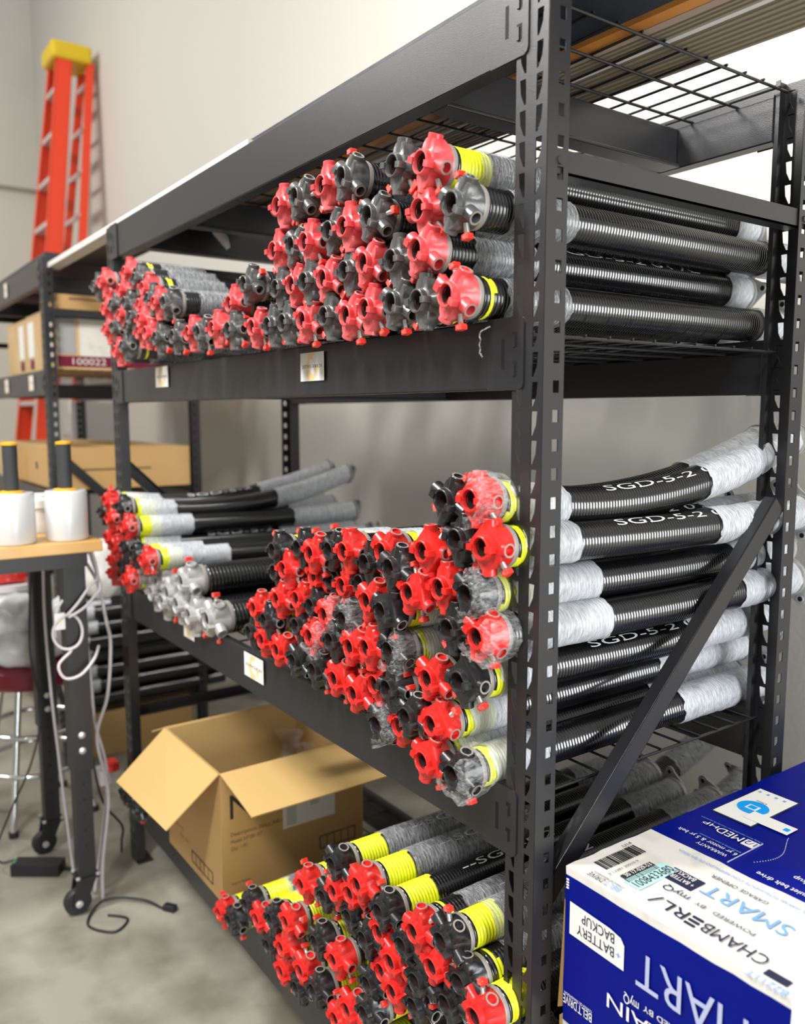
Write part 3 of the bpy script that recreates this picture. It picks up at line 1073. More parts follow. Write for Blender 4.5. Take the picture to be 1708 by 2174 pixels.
# ------------------------------------------------------------------ ladder behind the far rack
t = thing('step_ladder', (-5.647, .353, ZF), 'tall orange fibreglass step ladder with yellow cap leaning by the wall', 'ladder')
def lad(name, mb): mb.build(name, t).location = (5.647, -.353, -ZF)
def yl(z): return .80 - .115 * (2.33 - z)
def hw(z): return .13 + .085 * (2.33 - z)
for s in (-1, 1):
    mb = MB().use('ladder')
    for (a0, a1, b0, b1) in ((0, .045, 0, .006), (0, .006, 0, .105), (0, .03, .099, .105)):
        vs = []
        for z in (ZF, 2.33):
            xo = s * hw(z)
            for a in (a0, a1):
                for b in (b0, b1):
                    vs.append((-5.647 + xo - s * a, yl(z) + b, z))
        mb.add(vs, [(0, 1, 3, 2), (4, 6, 7, 5), (0, 4, 5, 1), (2, 3, 7, 6), (0, 2, 6, 4), (1, 5, 7, 3)])
    lad('front_rail', mb)
    mb = MB().use('ladder')
    vs = []
    for z in (ZF, 2.30):
        for a in (0, .035):
            for b in (0, .05):
                vs.append((-5.647 + s * (hw(z) * .96 - a), min(yl(z) + .20 + .01 * (2.33 - z), 1.02) + b, z))
    mb.add(vs, [(0, 1, 3, 2), (4, 6, 7, 5), (0, 4, 5, 1), (2, 3, 7, 6), (0, 2, 6, 4), (1, 5, 7, 3)])
    lad('rear_rail', mb)
z = ZF + .3
while z < 2.15:
    mb = MB().use('alu')
    mb.box(-5.647 - hw(z) + .01, -5.647 + hw(z) - .01, yl(z), yl(z) + .09, z - .03, z)
    lad('step', mb)
    mb = MB().use('alu')
    mb.box(-5.647 - hw(z) * .88, -5.647 + hw(z) * .88, min(yl(z) + .21, 1.03), min(yl(z) + .235, 1.05), z + .05, z + .075)
    lad('rear_bar', mb)
    z += .305
mb = MB().use('cap').box(-5.647 - .16, -5.647 + .16, .76, 1.03, 2.28, 2.40)
o = mb.build('cap', t, bevel=.025); o.location = (5.647, -.353, -ZF)

# ------------------------------------------------------------------ cartons on the far rack
def carton(x0, x1, y0, y1, z0, z1, mt, label, extra=None, grp=None):
    mb = MB().use(mt).box(x0, x1, y0, y1, z0, z1)
    mb.use('kraft').box(x0 + .001, x1 - .001, (y0 + y1) / 2 - .03, (y0 + y1) / 2 + .03, z1, z1 + .0008)
    if extra: extra(mb)
    return tag(mb.build('carton'), label, 'carton', grp)
G2 = 'cartons on the far rack'
def ex1(mb):
    mb.use('paper').box(-2.87, -2.80, .0585, .0595, .10, .24)
carton(-3.02, -2.79, .06, .56, .058, .345, 'kraft_pale', 'tall pale brown carton on the second shelf beside the post', ex1, G2)
def ex2(mb):
    mb.use('paper').box(-3.27, -3.16, .0585, .0595, .12, .27)
    mb.use('mprint').box(-3.24, -3.17, .0580, .0590, .07, .11)
carton(-3.30, -3.03, .06, .56, .058, .30, 'kraft_pale', 'pale brown carton with white label, middle of three on the second shelf', ex2, G2)
def ex3(mb):
    mb.use('paper').box(-3.46, -3.36, .0585, .0595, .12, .27)
    mb.use('mprint').box(-3.44, -3.37, .0580, .0590, .07, .11)
carton(-3.72, -3.31, .06, .56, .058, .295, 'kraft_pale', 'pale brown carton at the left frame edge on the second shelf', ex3, G2)
def ex4(mb):
    X = -2.7165
    mb.use('box_white').box(X, X + .0012, .135, .53, .088, .262)
    mb.use('paper_print').box(X, X + .0014, .05, .12, .11, .255)
    mb.use('mprint').box(X, X + .0018, .05, .53, .060, .102)
    text(mb, '100022', (X + .0022, .105, .068), (0, 1, 0), (0, 0, 1), .13, .026, 'box_white')
carton(-2.78, -2.717, .045, .56, .050, .280, 'kraft_pale', 'carton end with grey print and maroon band, seen past the far rack post', ex4, G2)
mb = MB().use('kraft').box(-2.86, -2.71, .05, .55, .2815, .338)
mb.use('ink_soft').box(-2.711, -2.7095, .10, .42, .318, .326)
tag(mb.build('flat_carton'), 'thin brown carton on top of the maroon-banded carton', 'carton', G2)
def ex5(mb):
    X = -2.7095
    mb.use('ink_soft').box(X, X + .001, .12, .40, -.352, -.345)
    mb.use('ink').box(-3.10, -3.07, .029, .031, -.36, -.33)
    mb.use('trim_ply').box(-3.30, -3.28, .029, .031, -.42, -.28)
carton(-3.55, -2.71, .03, .57, -.428, -.262, 'kraft', 'long brown carton lying on the third shelf behind the film rolls', ex5, G2)
carton(-4.2, -3.57, .03, .57, -.428, -.270, 'kraft_pale', 'pale brown carton on the third shelf at the left frame edge', None, G2)
mb = MB().use('white').box(-4.60, -4.55, .545, .80, ZF + .002, -.05)
tag(mb.build('door_slab', bevel=.004), 'white door slab standing on end behind the far rack', 'door slab')
mb = MB().use('white').box(-4.60, -4.56, .43, .49, ZF + .002, -.05)
tag(mb.build('door_slab', bevel=.004), 'narrow white door slab left of the wider white slab', 'door slab')

# dark springs lying on the lower part of the far rack
G3 = 'dark springs stacked under the third shelf of the far rack'
lab3 = 'black film-ended spring in the dark stack seen under the lower beam'
k = 0
for j in range(7):
    for i in range(3):
        z = -1.345 + .0315 + j * .062
        t = thing('torsion_spring', (-2.74 - i * .072, -.045 + .012 * ((i * 5 + j * 3) % 4), z), None, 'torsion spring', G3)
        t['label'] = 'black spring in the far rack stack, %s layer up, %s column from the right' % (('bottom', 'second', 'third', 'fourth', 'fifth', 'sixth', 'seventh')[j], ordinal(i + 1))
        c = put('coil', COIL[(0, 0)], t)
        put('winding_cone', CONE[('silver' if (i + j) % 3 == 0 else 'grey', 0)], t, (0, 0, 0), (0, j * .7, 0))
        put('front_film_wrap', SL_F[(0, k % 3)], t)
        k += 1
mb = MB().use('wire')
y = .02
while y < .6:
    mb.tube([(X2 - L + .06, y, -1.343), (X2 - .04, y, -1.343)], .002, 6); y += .05
for i in range(20): mb.tube([(X2 - .04 - i * .09, .02, -1.3468), (X2 - .04 - i * .09, .59, -1.3468)], .0024, 6)
mb.build('wire_deck'); tag(mb_last('wire_deck'), 'black wire deck under the dark springs of the far rack', 'wire deck', 'wire decks')
for z, s in ((.046, 'second'), (-.433, 'third')):
    mb = MB().use('wire')
    y = .02
    while y < .6:
        mb.tube([(X2 - L + .06, y, z), (X2 - .04, y, z)], .002, 6); y += .05
    mb.build('wire_deck'); tag(mb_last('wire_deck'), 'black wire deck on the %s shelf of the far rack' % s, 'wire deck', 'wire decks')
carton(-3.3, -2.72, .10, .55, ZF + .001, -1.37, 'kraft', 'brown carton on the floor beneath the far rack', None, G2)

# ------------------------------------------------------------------ open cardboard box on the bottom shelf
BX0, BX1, BY0, BY1, BZ0, BZ1 = -1.415, -1.045, -.020, .385, -1.315, -.985
t = thing('open_cardboard_box', ((BX0 + BX1) / 2, (BY0 + BY1) / 2, BZ0), 'open brown cardboard box with spread flaps on the bottom shelf', 'cardboard box')
def sub(name, mb, **k):
    o = mb.build(name, t, **k); o.location = -Vector(t.location); return o
T_ = .004
mb = MB().use('kraft')
mb.box(BX0, BX1, BY0, BY0 + T_, BZ0, BZ1); mb.box(BX1 - T_, BX1, BY0 + T_, BY1 - T_, BZ0, BZ1)
mb.use('kraft_in')
mb.box(BX0, BX0 + T_, BY0 + T_, BY1 - T_, BZ0, BZ1); mb.box(BX0, BX1, BY1 - T_, BY1, BZ0, BZ1)
mb.use('kraft').box(BX0 + T_, BX1 - T_, BY0 + T_, BY1 - T_, BZ0, BZ0 + T_)
sub('body', mb)
def flap(a, b, c, d, mt='kraft_in'):
    a, b, c, d = map(Vector, (a, b, c, d))
    n = (b - a).cross(d - a).normalized() * .0035
    mb = MB().use(mt).add([a, b, c, d, a - n, b - n, c - n, d - n], [(0, 1, 2, 3), (7, 6, 5, 4), (0, 4, 5, 1), (1, 5, 6, 2), (2, 6, 7, 3), (3, 7, 4, 0)])
    sub('flap', mb)
flap((BX0, BY0 - .001, BZ1), (BX1, BY0 - .001, BZ1), (-1.05, -.152, -1.090), (-1.44, -.150, -1.116))
flap((BX1 + .001, BY0, BZ1), (BX1 + .001, BY1, BZ1), (-.868, .385, -1.020), (-.868, -.02, -1.022))
flap((BX0, BY1 + .001, BZ1), (BX0, BY1 + .13, BZ1 - .08), (BX1, BY1 + .13, BZ1 - .08), (BX1, BY1 + .001, BZ1))
flap((BX0 - .001, BY1, BZ1), (BX0 - .001, BY0, BZ1), (BX0 - .12, BY0, BZ1 - .05), (BX0 - .12, BY1, BZ1 - .05))
mb = MB()
xf = BX1 + .0006
text(mb, 'N.', (xf, .004, -1.105), (0, 1, 0), (0, 0, 1), .078, .062, 'ink')
text(mb, 'Description: Nilux AIE HI', (xf, .004, -1.150), (0, 1, 0), (0, 0, 1), .150, .010, 'ink_soft')
text(mb, 'Model: NT281 GT', (xf, .004, -1.168), (0, 1, 0), (0, 0, 1), .085, .009, 'ink_soft')
text(mb, 'Qty: 1 PC', (xf, .004, -1.186), (0, 1, 0), (0, 0, 1), .045, .009, 'ink_soft')
text(mb, 'Made in Thailand', (xf, .004, -1.275), (0, 1, 0), (0, 0, 1), .050, .005, 'ink_soft')
def frame(mb, x, ya, yb, za, zb, n, axis):
    w_ = .0022
    def bx(a0, a1, z0, z1):
        if axis == 'x': mb.box(x, x + .0006, a0, a1, z0, z1)
        else: mb.box(a0, a1, x - .0006, x, z0, z1)
    bx(ya, yb, za, za + w_); bx(ya, yb, zb - w_, zb)
    for i in range(n + 1):
        a = ya + (yb - ya - w_) * i / n
        bx(a, a + w_ * (1 if i in (0, n) else .5), za, zb)
mb.use('ink'); frame(mb, xf, .251, .36, -1.258, -1.222, 5, 'x')
frame(mb, BY0 - .0006, -1.243, -1.104, -1.294, -1.262, 5, 'y')
for i in range(2):
    text(mb, 'Qty : 1 PC', (-1.36 + .035 * i, BY0 - .0012, -1.235 - .02 * i), (1, 0, 0), (0, 0, 1), .06, .007, 'ink_soft')
sub('printing', mb)
mb = MB().use('paper').box(BX1 + .0004, BX1 + .0012, .146, .298, -1.172, -1.085)
mb.use('paper_print')
for i in range(14):
    mb.box(BX1 + .0012, BX1 + .0015, .156, .184, -1.165 + i * .0052, -1.1625 + i * .0052)
    if i > 6: mb.box(BX1 + .0012, BX1 + .0015, .225, .250, -1.165 + i * .0052, -1.1625 + i * .0052)
sub('shipping_label', mb)
tp = thing('power_tool', (-1.19, .10, BZ0 + .005), 'black tool with orange knob lying inside the open cardboard box', 'tool')
def sub2(name, mb, **k):
    o = mb.build(name, tp, **k); o.location = -Vector(tp.location); return o
sub2('body', MB().use('tblack').box(-1.32, -1.07, .03, .34, BZ0 + .005, BZ0 + .20), bevel=.02)
sub2('knob', MB().use('orange').lathe([(.001, .03), (.012, .028), (.014, 0)], 14, Matrix.Translation((-1.115, .045, BZ0 + .20))), smooth=40)

mb = MB().use('film_clear')
vs = []
for i in range(15):
    for k in range(15):
        u, v = i / 14, k / 14
        vs.append((-1.36 + .20 * u, .30 + .05 * noise.noise((u * 4, v * 4, 1)) + .02 * noise.noise((u * 13, v * 13, 5)), -1.20 + .17 * v + .03 * noise.noise((u * 5, v * 5, 9))))
mb.add(vs, [(i * 15 + k, i * 15 + k + 1, (i + 1) * 15 + k + 1, (i + 1) * 15 + k) for i in range(14) for k in range(14)])
tag(mb.build('film_scrap', smooth=True), 'crumpled clear film inside the open cardboard box', 'plastic film')

# ------------------------------------------------------------------ blue opener box and the cartons under it
QX0, QX1, QY0, QY1, QZ0, QZ1 = .028, .353, .034, .83, -.966, -.739
t = thing('garage_opener_box', ((QX0 + QX1) / 2, (QY0 + QY1) / 2, QZ0), 'blue and white printed garage opener box, upside down beside the near post', 'box')
YB = .213
mb = MB().use('box_white')
def rbox(mb, x0, x1, y0, y1, z0, z1, seed=0):
    # box side grid with slightly crushed edges
    nx, ny, nz = 14, 20, 8
    def j(v, s): return .0018 * noise.noise((v[0] * 30 + s, v[1] * 30, v[2] * 30))
    def face(f, a, b):
        vs = []
        for i in range(a + 1):
            for k in range(b + 1):
                p = Vector(f(i / a, k / b))
                vs.append(p + Vector((j(p, 1 + seed), j(p, 5 + seed), j(p, 9 + seed))))
        mb.add(vs, [(i * (b + 1) + k, i * (b + 1) + k + 1, (i + 1) * (b + 1) + k + 1, (i + 1) * (b + 1) + k) for i in range(a) for k in range(b)])
    return face
fc = rbox(mb, QX0, QX1, QY0, QY1, QZ0, QZ1)
lx = lambda t: QX0 + (QX1 - QX0) * t
fc(lambda a, b: (lx(a), QY0 + (YB - QY0) * b, QZ1), 14, 10)
mb.use('blue')
fc(lambda a, b: (lx(a), YB + (QY1 - YB) * b, QZ1), 14, 20)
mb.use('box_white'); fc(lambda a, b: (lx(a), QY0, QZ1 - .012 * b), 14, 1)
mb.use('blue'); fc(lambda a, b: (lx(a), QY0, QZ1 - .012 + (QZ0 - QZ1 + .012) * b), 14, 8)
mb.use('box_white'); fc(lambda a, b: (QX1, QY0 + (QY1 - QY0) * a, QZ0 + (QZ1 - QZ0) * b), 20, 8)
mb.use('blue'); fc(lambda a, b: (QX0, QY0 + (QY1 - QY0) * a, QZ0 + (QZ1 - QZ0) * b), 20, 8)
fc(lambda a, b: (lx(a), QY1, QZ0 + (QZ1 - QZ0) * b), 14, 8)
mb.use('kraft'); fc(lambda a, b: (lx(a), QY0 + (QY1 - QY0) * b, QZ0), 14, 20)
o = mb.build('carton_body', t, smooth=30); o.location = -Vector(t.location)
_pr = []
def printing(name):
    mb = MB(); _pr.append((name, mb)); return mb
g = printing('lid_band_printing')
tz = QZ1 + .0022
R_, U_ = (-1, 0, 0), (0, -1, 0)
def top(body, x0, x1, y, h, mt, sh=0): text(g, body, (x0, y, tz), R_, U_, x0 - x1, h, mt, sh)
def rect(x0, x1, y0, y1, mt, dz=0): g.use(mt).box(x0, x1, y0, y1, QZ1 + .0006, tz - .0006 + dz)
top('CHAMB', .305, .221, .076, .021, 'navy'); top('RL', .198, .162, .076, .021, 'navy'); top('/', .158, .146, .076, .021, 'navy')
for i in range(3): g.use('navy').box(.202, .2165, .0545 + .0087 * i, .058 + .0087 * i, QZ1 + .0006, tz)
top('POWERED', .268, .212, .104, .008, 'navy'); top('BY', .200, .186, .104, .008, 'navy'); top('myQ', .176, .138, .106, .013, 'navy')
top('SMART', .290, .172, .152, .027, 'ltblue')
top('GARAGE OPENER', .241, .160, .176, .008, 'navy')
top('ABREPUERTAS DE GARAJE INTELIGENTE CON RESPALDO DE BATERIA', .335, .092, .196, .006, 'ltblue')
top('B2211T', .347, .300, .040, .012, 'ltblue')
rect(.312, .340, .046, .058, 'navy')
top('BELT', .113, .088, .048, .010, 'ltblue'); top('DRIVE', .086, .060, .048, .010, 'navy')
top('CORREA DE TRANSMISION', .113, .062, .054, .004, 'navy')
rect(.118, .166, .118, .150, 'navy')
top('+ BATTERY', .162, .122, .134, .009, 'paper'); top('BACKUP', .155, .122, .147, .009, 'paper')
g = printing('barcode')
g.use('ink')
yy = .070
rb = random.Random(2)
while yy < .150:
    w_ = rb.choice((.0008, .0012, .0018))
    g.box(.045, .068, yy, yy + w_, QZ1 + .0006, tz - .0006); yy += w_ + rb.choice((.0012, .0020, .0028))
text(g, 'U14', (.043, .135, tz), (0, 1, 0), (-1, 0, 0), .018, .006, 'ink')
text(g, '0 12381 20010 9', (.080, .062, tz), (0, 1, 0), (-1, 0, 0), .06, .004, 'ink')
g = printing('price_sticker')
rect(.0895, .100, .072, .132, 'ink', .0006); text(g, '30 17-029-53', (.0985, .075, tz + .0012), (0, 1, 0), (-1, 0, 0), .052, .007, 'paper')
rect(.100, .126, .066, .146, 'teal', .0006)
yy = .068
g.use('ink')
while yy < .13:
    g.box(.1005, .108, yy, yy + .001, tz, tz + .0003); yy += rb.choice((.0018, .003))
text(g, '1008433680', (.1235, .069, tz + .0008), (0, 1, 0), (-1, 0, 0), .074, .014, 'ink')
g = printing('lid_blue_printing')
rect(.131, .150, .281, .300, 'paper'); top('1/2', .149, .133, .297, .012, 'blue'); top('MED', .128, .088, .298, .017, 'paper'); top('HP', .086, .062, .298, .010, 'paper')
top('Lifting force equivalent to / Fuerza de elevacion', .150, .050, .306, .0035, 'ltblue')
top('WARRANTY', .142, .094, .236, .008, 'paper'); top('6 yr motor & 5 yr belt', .148, .052, .250, .009, 'paper')
top('GARANTIA 6 anos en el motor', .148, .080, .258, .0035, 'ltblue')
rect(.1505, .1515, .220, .306, 'greyblue')
top('Ultra-quiet belt drive', .290, .190, .232, .010, 'paper')
top('Battery backup', .300, .225, .262, .010, 'paper')
for i in range(26):
    a = i / 25
    g.use('paper').box(.172 + .012 * sin(a * 4), .1728 + .012 * sin(a * 4), .25 + .10 * a, .2508 + .10 * a, QZ1 + .0006, tz - .0008)
g = printing('phone_picture')
rect(.044, .113, .336, .470, 'ink', -.0006); rect(.0465, .1105, .339, .467, 'paper', 0)
g.use('sky').lathe([(.0001, 0), (.0235, 0)], 28, Matrix.Translation((.079, .395, tz + .0002)))
g.use('paper').box(.070, .088, .386, .402, tz + .0002, tz + .0005)
g.use('sky').box(.073, .085, .3885, .3995, tz + .0004, tz + .0008)
for i in range(4): g.use('ltblue').box(.052 + .014 * i, .056 + .014 * i, .452, .457, tz, tz + .0003)
top('Close', .086, .068, .424, .006, 'ink_soft')
g.use('paper').box(.088, .158, .355, .385, tz, tz + .0004); g.use('sky').box(.146, .154, .364, .374, tz + .0003, tz + .0007)
top('myQ: your garage door is open', .144, .094, .370, .005, 'ink_soft')
g = printing('opener_picture')
rect(.150, .300, .440, .620, 'beigeprint')
# front face, also upside down
fy = QY0 - .0022
U2 = (0, 0, -1)
def fr(body, x0, x1, z, h, mt): text(g, body, (x0, fy, z), R_, U2, x0 - x1, h, mt)
g = printing('front_printing')
g.use('paper').add([(.038, fy + .0006, -.785), (.108, fy + .0006, -.788), (.126, fy + .0006, -.792), (.132, fy + .0006, -.800), (.132, fy + .0006, -.834), (.038, fy + .0006, -.832)], [(0, 1, 2, 3, 4, 5)])
fr('+', .127, .119, -.812, .010, 'ltblue'); fr('BATTERY', .116, .052, -.811, .014, 'navy'); fr('BACKUP', .116, .060, -.792, .014, 'navy')
fr('SMART', .336, .152, -.793, .048, 'greyblue')
fr('CHAMB', .335, .240, -.878, .020, 'paper'); fr('RLAIN', .216, .107, -.878, .020, 'paper')
for i in range(3): g.use('paper').box(.220, .236, fy - .0002, fy + .001, -.8815 - .0083 * i, -.878 - .0083 * i)
if True: pass; fr('POWERED BY', .250, .165, -.860, .008, 'paper'); fr('myQ', .158, .134, -.862, .013, 'paper')
fr('BELT', .082, .057, -.925, .013, 'paper'); fr('DRIVE', .055, .030, -.925, .013, 'paper'); fr('CORREA DE TRANSMISION', .082, .032, -.920, .004, 'paper')
fr('GARAGE OPENER', .240, .140, -.925, .012, 'paper')
for i in range(4):
    g.use('paper').box(.031, .035, fy, fy + .001, -.757 - .004 * i, -.755 - .004 * i)
for nm, mb in _pr:
    o = mb.build(nm, t); o.location = -Vector(t.location)
mb = MB().use('kraft').add([(.026, .036, -.79), (.0245, .036, -.95), (.012, .040, -.96), (.020, .038, -.85), (.0235, .037, -.79), (.026, .10, -.79), (.0245, .10, -.95), (.012, .10, -.96), (.020, .10, -.85), (.0235, .10, -.79)],
   [(0, 1, 2, 3, 4), (9, 8, 7, 6, 5), (0, 5, 6, 1), (1, 6, 7, 2), (2, 7, 8, 3), (3, 8, 9, 4)])
o = mb.build('torn_flap', t); o.location = -Vector(t.location); o['label'] = 'torn brown inner flap'
for i, (z0, z1, lb) in enumerate(((-1.262, -.970, 'white and brown carton directly beneath the blue opener box'), (-1.556, -1.264, 'white carton on the floor at the bottom of the opener box pile'))):
    mb = MB().use('box_white').box(QX0 - .004, QX1, QY0 + .004, QY1, z0, z1)
    mb.use('kraft').box(QX0 - .012, QX0 - .004, QY0 + .006, QY1 - .02, z0 + .01, z1)
    tag(mb.build('carton'), lb, 'carton', 'cartons stacked under the opener box')

# ------------------------------------------------------------------ work table
TX1, TX0 = -1.517, -2.13
TY1, TY0 = -.140, -1.45
TZ = -.463
t = thing('work_table', ((TX0 + TX1) / 2, (TY0 + TY1) / 2, ZF), 'adjustable work table with oak top and black legs on casters', 'table')
def sub(name, mb, **k):
    o = mb.build(name, t, **k); o.location = -Vector(t.location); return o
sub('table_top', MB().use('wood').box(TX0, TX1, TY0, TY1, TZ - .030, TZ), bevel=.003)
mb = MB().use('tblack')
mb.box(TX1 - .075, TX1 - .045, TY0 + .05, TY1 - .03, TZ - .075, TZ - .031); mb.box(TX0 + .045, TX0 + .075, TY0 + .05, TY1 - .03, TZ - .075, TZ - .031)
mb.box(TX0 + .06, TX1 - .06, TY1 - .075, TY1 - .045, TZ - .075, TZ - .031); mb.box(TX0 + .06, TX1 - .06, TY0 + .05, TY0 + .08, TZ - .075, TZ - .031)
sub('top_frame', mb)
def leg(x, y):
    mb = MB().use('tblack')
    mb.box(x - .029, x + .029, y - .029, y + .029, -1.125, TZ - .033)
    mb.box(x - .0235, x + .0235, y - .0235, y + .0235, ZF + .115, -1.125)
    mb.use('slot')
    for i in range(5): mb.lathe([(.0001, .0239), (.004, .0239)], 10, Matrix.Translation((x, y, -1.165 - i * .046)) @ Matrix.Rotation(pi / 2, 4, 'Y'))
    mb.use('bolt')
    for z in (-1.02, -1.065): mb.lathe([(.0001, .034), (.009, .032), (.010, .029)], 14, Matrix.Translation((x, y, z)) @ Matrix.Rotation(pi / 2, 4, 'Y'))
    for z in (TZ - .062,): mb.lathe([(.0001, .034), (.006, .032), (.0065, .029)], 12, Matrix.Translation((x, y, z)) @ Matrix.Rotation(pi / 2, 4, 'Y'))
    o = sub('leg', mb)
    c = MB().use('tblack')
    c.box(x - .032, x + .032, y - .032, y + .032, ZF + .108, ZF + .115)
    for s in (-1, 1):
        yy, xx = y - .022, x + s * .020
        c.add([(xx - .002, y + .026, ZF + .108), (xx - .002, y - .030, ZF + .108), (xx - .002, yy - .022, ZF + .030), (xx - .002, yy + .012, ZF + .022), (xx + .002, y + .026, ZF + .108), (xx + .002, y - .030, ZF + .108), (xx + .002, yy - .022, ZF + .030), (xx + .002, yy + .012, ZF + .022)],
              [(0, 1, 2, 3), (7, 6, 5, 4), (0, 4, 5, 1), (1, 5, 6, 2), (2, 6, 7, 3), (3, 7, 4, 0)])
    c.use('rubber').lathe([(.001, -.014), (.034, -.014), (.038, -.009), (.038, .009), (.034, .014), (.001, .014)], 24, Matrix.Translation((x, y - .026, ZF + .038)) @ Matrix.Rotation(pi / 2, 4, 'Y'))
    c.use('bolt').lathe([(.001, .026), (.010, .025), (.011, .020)], 12, Matrix.Translation((x, y - .026, ZF + .038)) @ Matrix.Rotation(pi / 2, 4, 'Y'))
    for a, b in ((.022, .022), (-.022, -.022), (.022, -.022), (-.022, .022)):
        c.lathe([(.001, .121), (.006, .120), (.006, .115)], 8, Matrix.Translation((x + a * 1.25, y + b * 1.25, ZF)))
    put('caster', c.mesh('caster'), o)
LX = (-1.617, -2.03)
leg(LX[0], -.200); leg(LX[1], -.200); leg(LX[0], -1.38); leg(LX[1], -1.38)

def film_roll(x, y, label):
    t = thing('stretch_film_roll', (x, y, TZ), label, 'film roll', 'stretch film rolls on the work table')
    put('film', MB().use('roll').lathe([(.020, .001), (.052, .001), (.0545, .006), (.0545, .128), (.051, .134), (.022, .134)], 40).mesh('film', 40), t)
    put('core', MB().use('orange').lathe([(.0205, .130), (.030, .131)] + [(.030, .138), (.018, .140)], 24).mesh('core', 30), t)
    put('hand_grip', MB().use('handle').lathe([(.001, .139), (.018, .139), (.0185, .17), (.0178, .20), (.0185, .23), (.018, .258), (.001, .258)], 24).mesh('hand_grip', 30), t)
    put('grip_cap', MB().use('orange').lathe([(.001, .258), (.020, .258), (.0205, .264), (.001, .267)], 24).mesh('grip_cap', 30), t)
film_roll(-1.588, -.213, 'stretch film roll with grey grip, standing nearest the table corner')
film_roll(-1.588, -.347, 'stretch film roll with dark grip, cut by the left frame edge')
t = thing('plastic_tub', (-1.80, -.235, TZ), 'pale plastic tub with white screw lid between the film rolls', 'tub')
put('tub', MB().use('bag').lathe([(.001, .001), (.048, .001), (.050, .070), (.001, .070)], 30).mesh('tub', 40), t)
put('lid', MB().use('white').lathe([(.050, .070), (.055, .072), (.055, .094), (.045, .100), (.045, .108), (.001, .108)], 30).mesh('lid', 40), t)
mb = MB().use('alu').box(-1.80, -1.72, -.165, -.150, TZ, TZ + .125)
tag(mb.build('metal_plate', bevel=.003), 'grey metal plate standing on the table behind the film roll', 'plate')

def spline(pts, n=8):
    P_ = [Vector(p) for p in pts]
    out = []
    for i in range(len(P_) - 1):
        p0, p1, p2, p3 = P_[max(i - 1, 0)], P_[i], P_[i + 1], P_[min(i + 2, len(P_) - 1)]
        for k in range(n):
            s = k / n
            out.append(.5 * ((2 * p1) + (p2 - p0) * s + (2 * p0 - 5 * p1 + 4 * p2 - p3) * s * s + (-p0 + 3 * p1 - 3 * p2 + p3) * s ** 3))
    out.append(P_[-1])
    return out
# tubing coil on the table leg
mb = MB().use('cable')
def wp(px, dz, yy, zz): return (-1.560 + dz, yy, zz)
pts = [(-1.57 + .006 * sin(i * .9), -.228 + .038 * sin(i * .42), -.715 - .048 * cos(i * .42)) for i in range(16)]
pts += [(-1.565, -.225, -.77), (-1.56, -.258, -.80), (-1.555, -.245, -.838), (-1.55, -.205, -.835), (-1.56, -.165, -.80), (-1.60, -.140, -.775)]
mb.tube(spline(pts, 5), .0042, 8)
mb.tube(spline([(-1.57, -.232, -.672), (-1.57, -.20, -.64), (-1.58, -.165, -.60), (-1.60, -.135, -.575), (-1.62, -.145, -.495)]), .0042, 8)
mb.tube(spline([(-1.57, -.225, -.675), (-1.57, -.185, -.655), (-1.585, -.150, -.628), (-1.60, -.13, -.60), (-1.64, -.15, -.495)]), .0042, 8)
mb.tube(spline([(-1.58, -.26, -.73), (-1.575, -.255, -.66), (-1.57, -.238, -.625)]), .0042, 8)
tag(mb.build('tubing_coil', smooth=True), 'coil of white tubing hung on the near table leg', 'tubing')
mb = MB().use('bag').box(-1.575, -1.565, -.262, -.235, -.705, -.66)
mb.use('yellow').box(-1.5648, -1.5640, -.252, -.244, -.685, -.677)
tag(mb.build('cable_tag', bevel=.003), 'white bag tag with yellow dot tied on the tubing', 'tag')

def cable(name, pts, r, mt, label, cat='cable', n=8):
    # smooth polyline through the points
    P_ = [Vector(p) for p in pts]
    out = []
    for i in range(len(P_) - 1):
        p0, p1, p2, p3 = P_[max(i - 1, 0)], P_[i], P_[i + 1], P_[min(i + 2, len(P_) - 1)]
        for k in range(n):
            s = k / n
            out.append(.5 * ((2 * p1) + (p2 - p0) * s + (2 * p0 - 5 * p1 + 4 * p2 - p3) * s * s + (-p0 + 3 * p1 - 3 * p2 + p3) * s ** 3))
    out.append(P_[-1])
    return tag(MB().use(mt).tube(out, r, 7).build(name, smooth=True), label, cat)
zf = ZF + .004
cable('white_cable', [(-1.72, -.17, -.50), (-1.67, -.12, -.60), (-1.66, -.10, -.72), (-1.68, -.085, -.80), (-1.68, -.10, -.95), (-1.70, -.13, -1.08), (-1.68, -.11, -1.25), (-1.66, -.14, -1.45), (-1.64, -.15, zf)], .0050, 'cable', 'thick white cable hanging down right of the near table leg')
cable('white_cable', [(-1.80, -.18, -.50), (-1.76, -.14, -.72), (-1.74, -.13, -.9), (-1.75, -.12, -1.05), (-1.72, -.10, -1.20), (-1.70, -.13, -1.40), (-1.69, -.16, zf)], .0042, 'cable', 'thin white cable hanging just behind the thick one')
cable('white_cable', [(-1.86, -.22, -.50), (-1.86, -.225, -.72), (-1.85, -.22, -.95), (-1.84, -.21, -1.15), (-1.82, -.20, -1.35), (-1.80, -.19, zf)], .0042, 'cable', 'white cable between the two near table legs')
cable('black_cable', [(-1.84, -.17, -.50), (-1.83, -.15, -.85), (-1.80, -.12, -1.18), (-1.74, -.11, -1.30), (-1.80, -.04, -1.42), (-1.86, -.025, -1.50), (-1.885, -.02, zf)], .0038, 'rubber', 'black cable drooping to the foot of the far post')
cable('black_cable', [(-1.55, -.16, zf), (-1.50, -.12, zf), (-1.46, -.17, zf), (-1.54, -.22, zf), (-1.62, -.15, zf + .008), (-1.56, -.06, zf + .008), (-1.49, -.02, zf)], .0035, 'rubber', 'black cable looped on the floor right of the caster')
mb = MB().use('rubber').box(-.02, .02, -.011, .011, 0, .018)
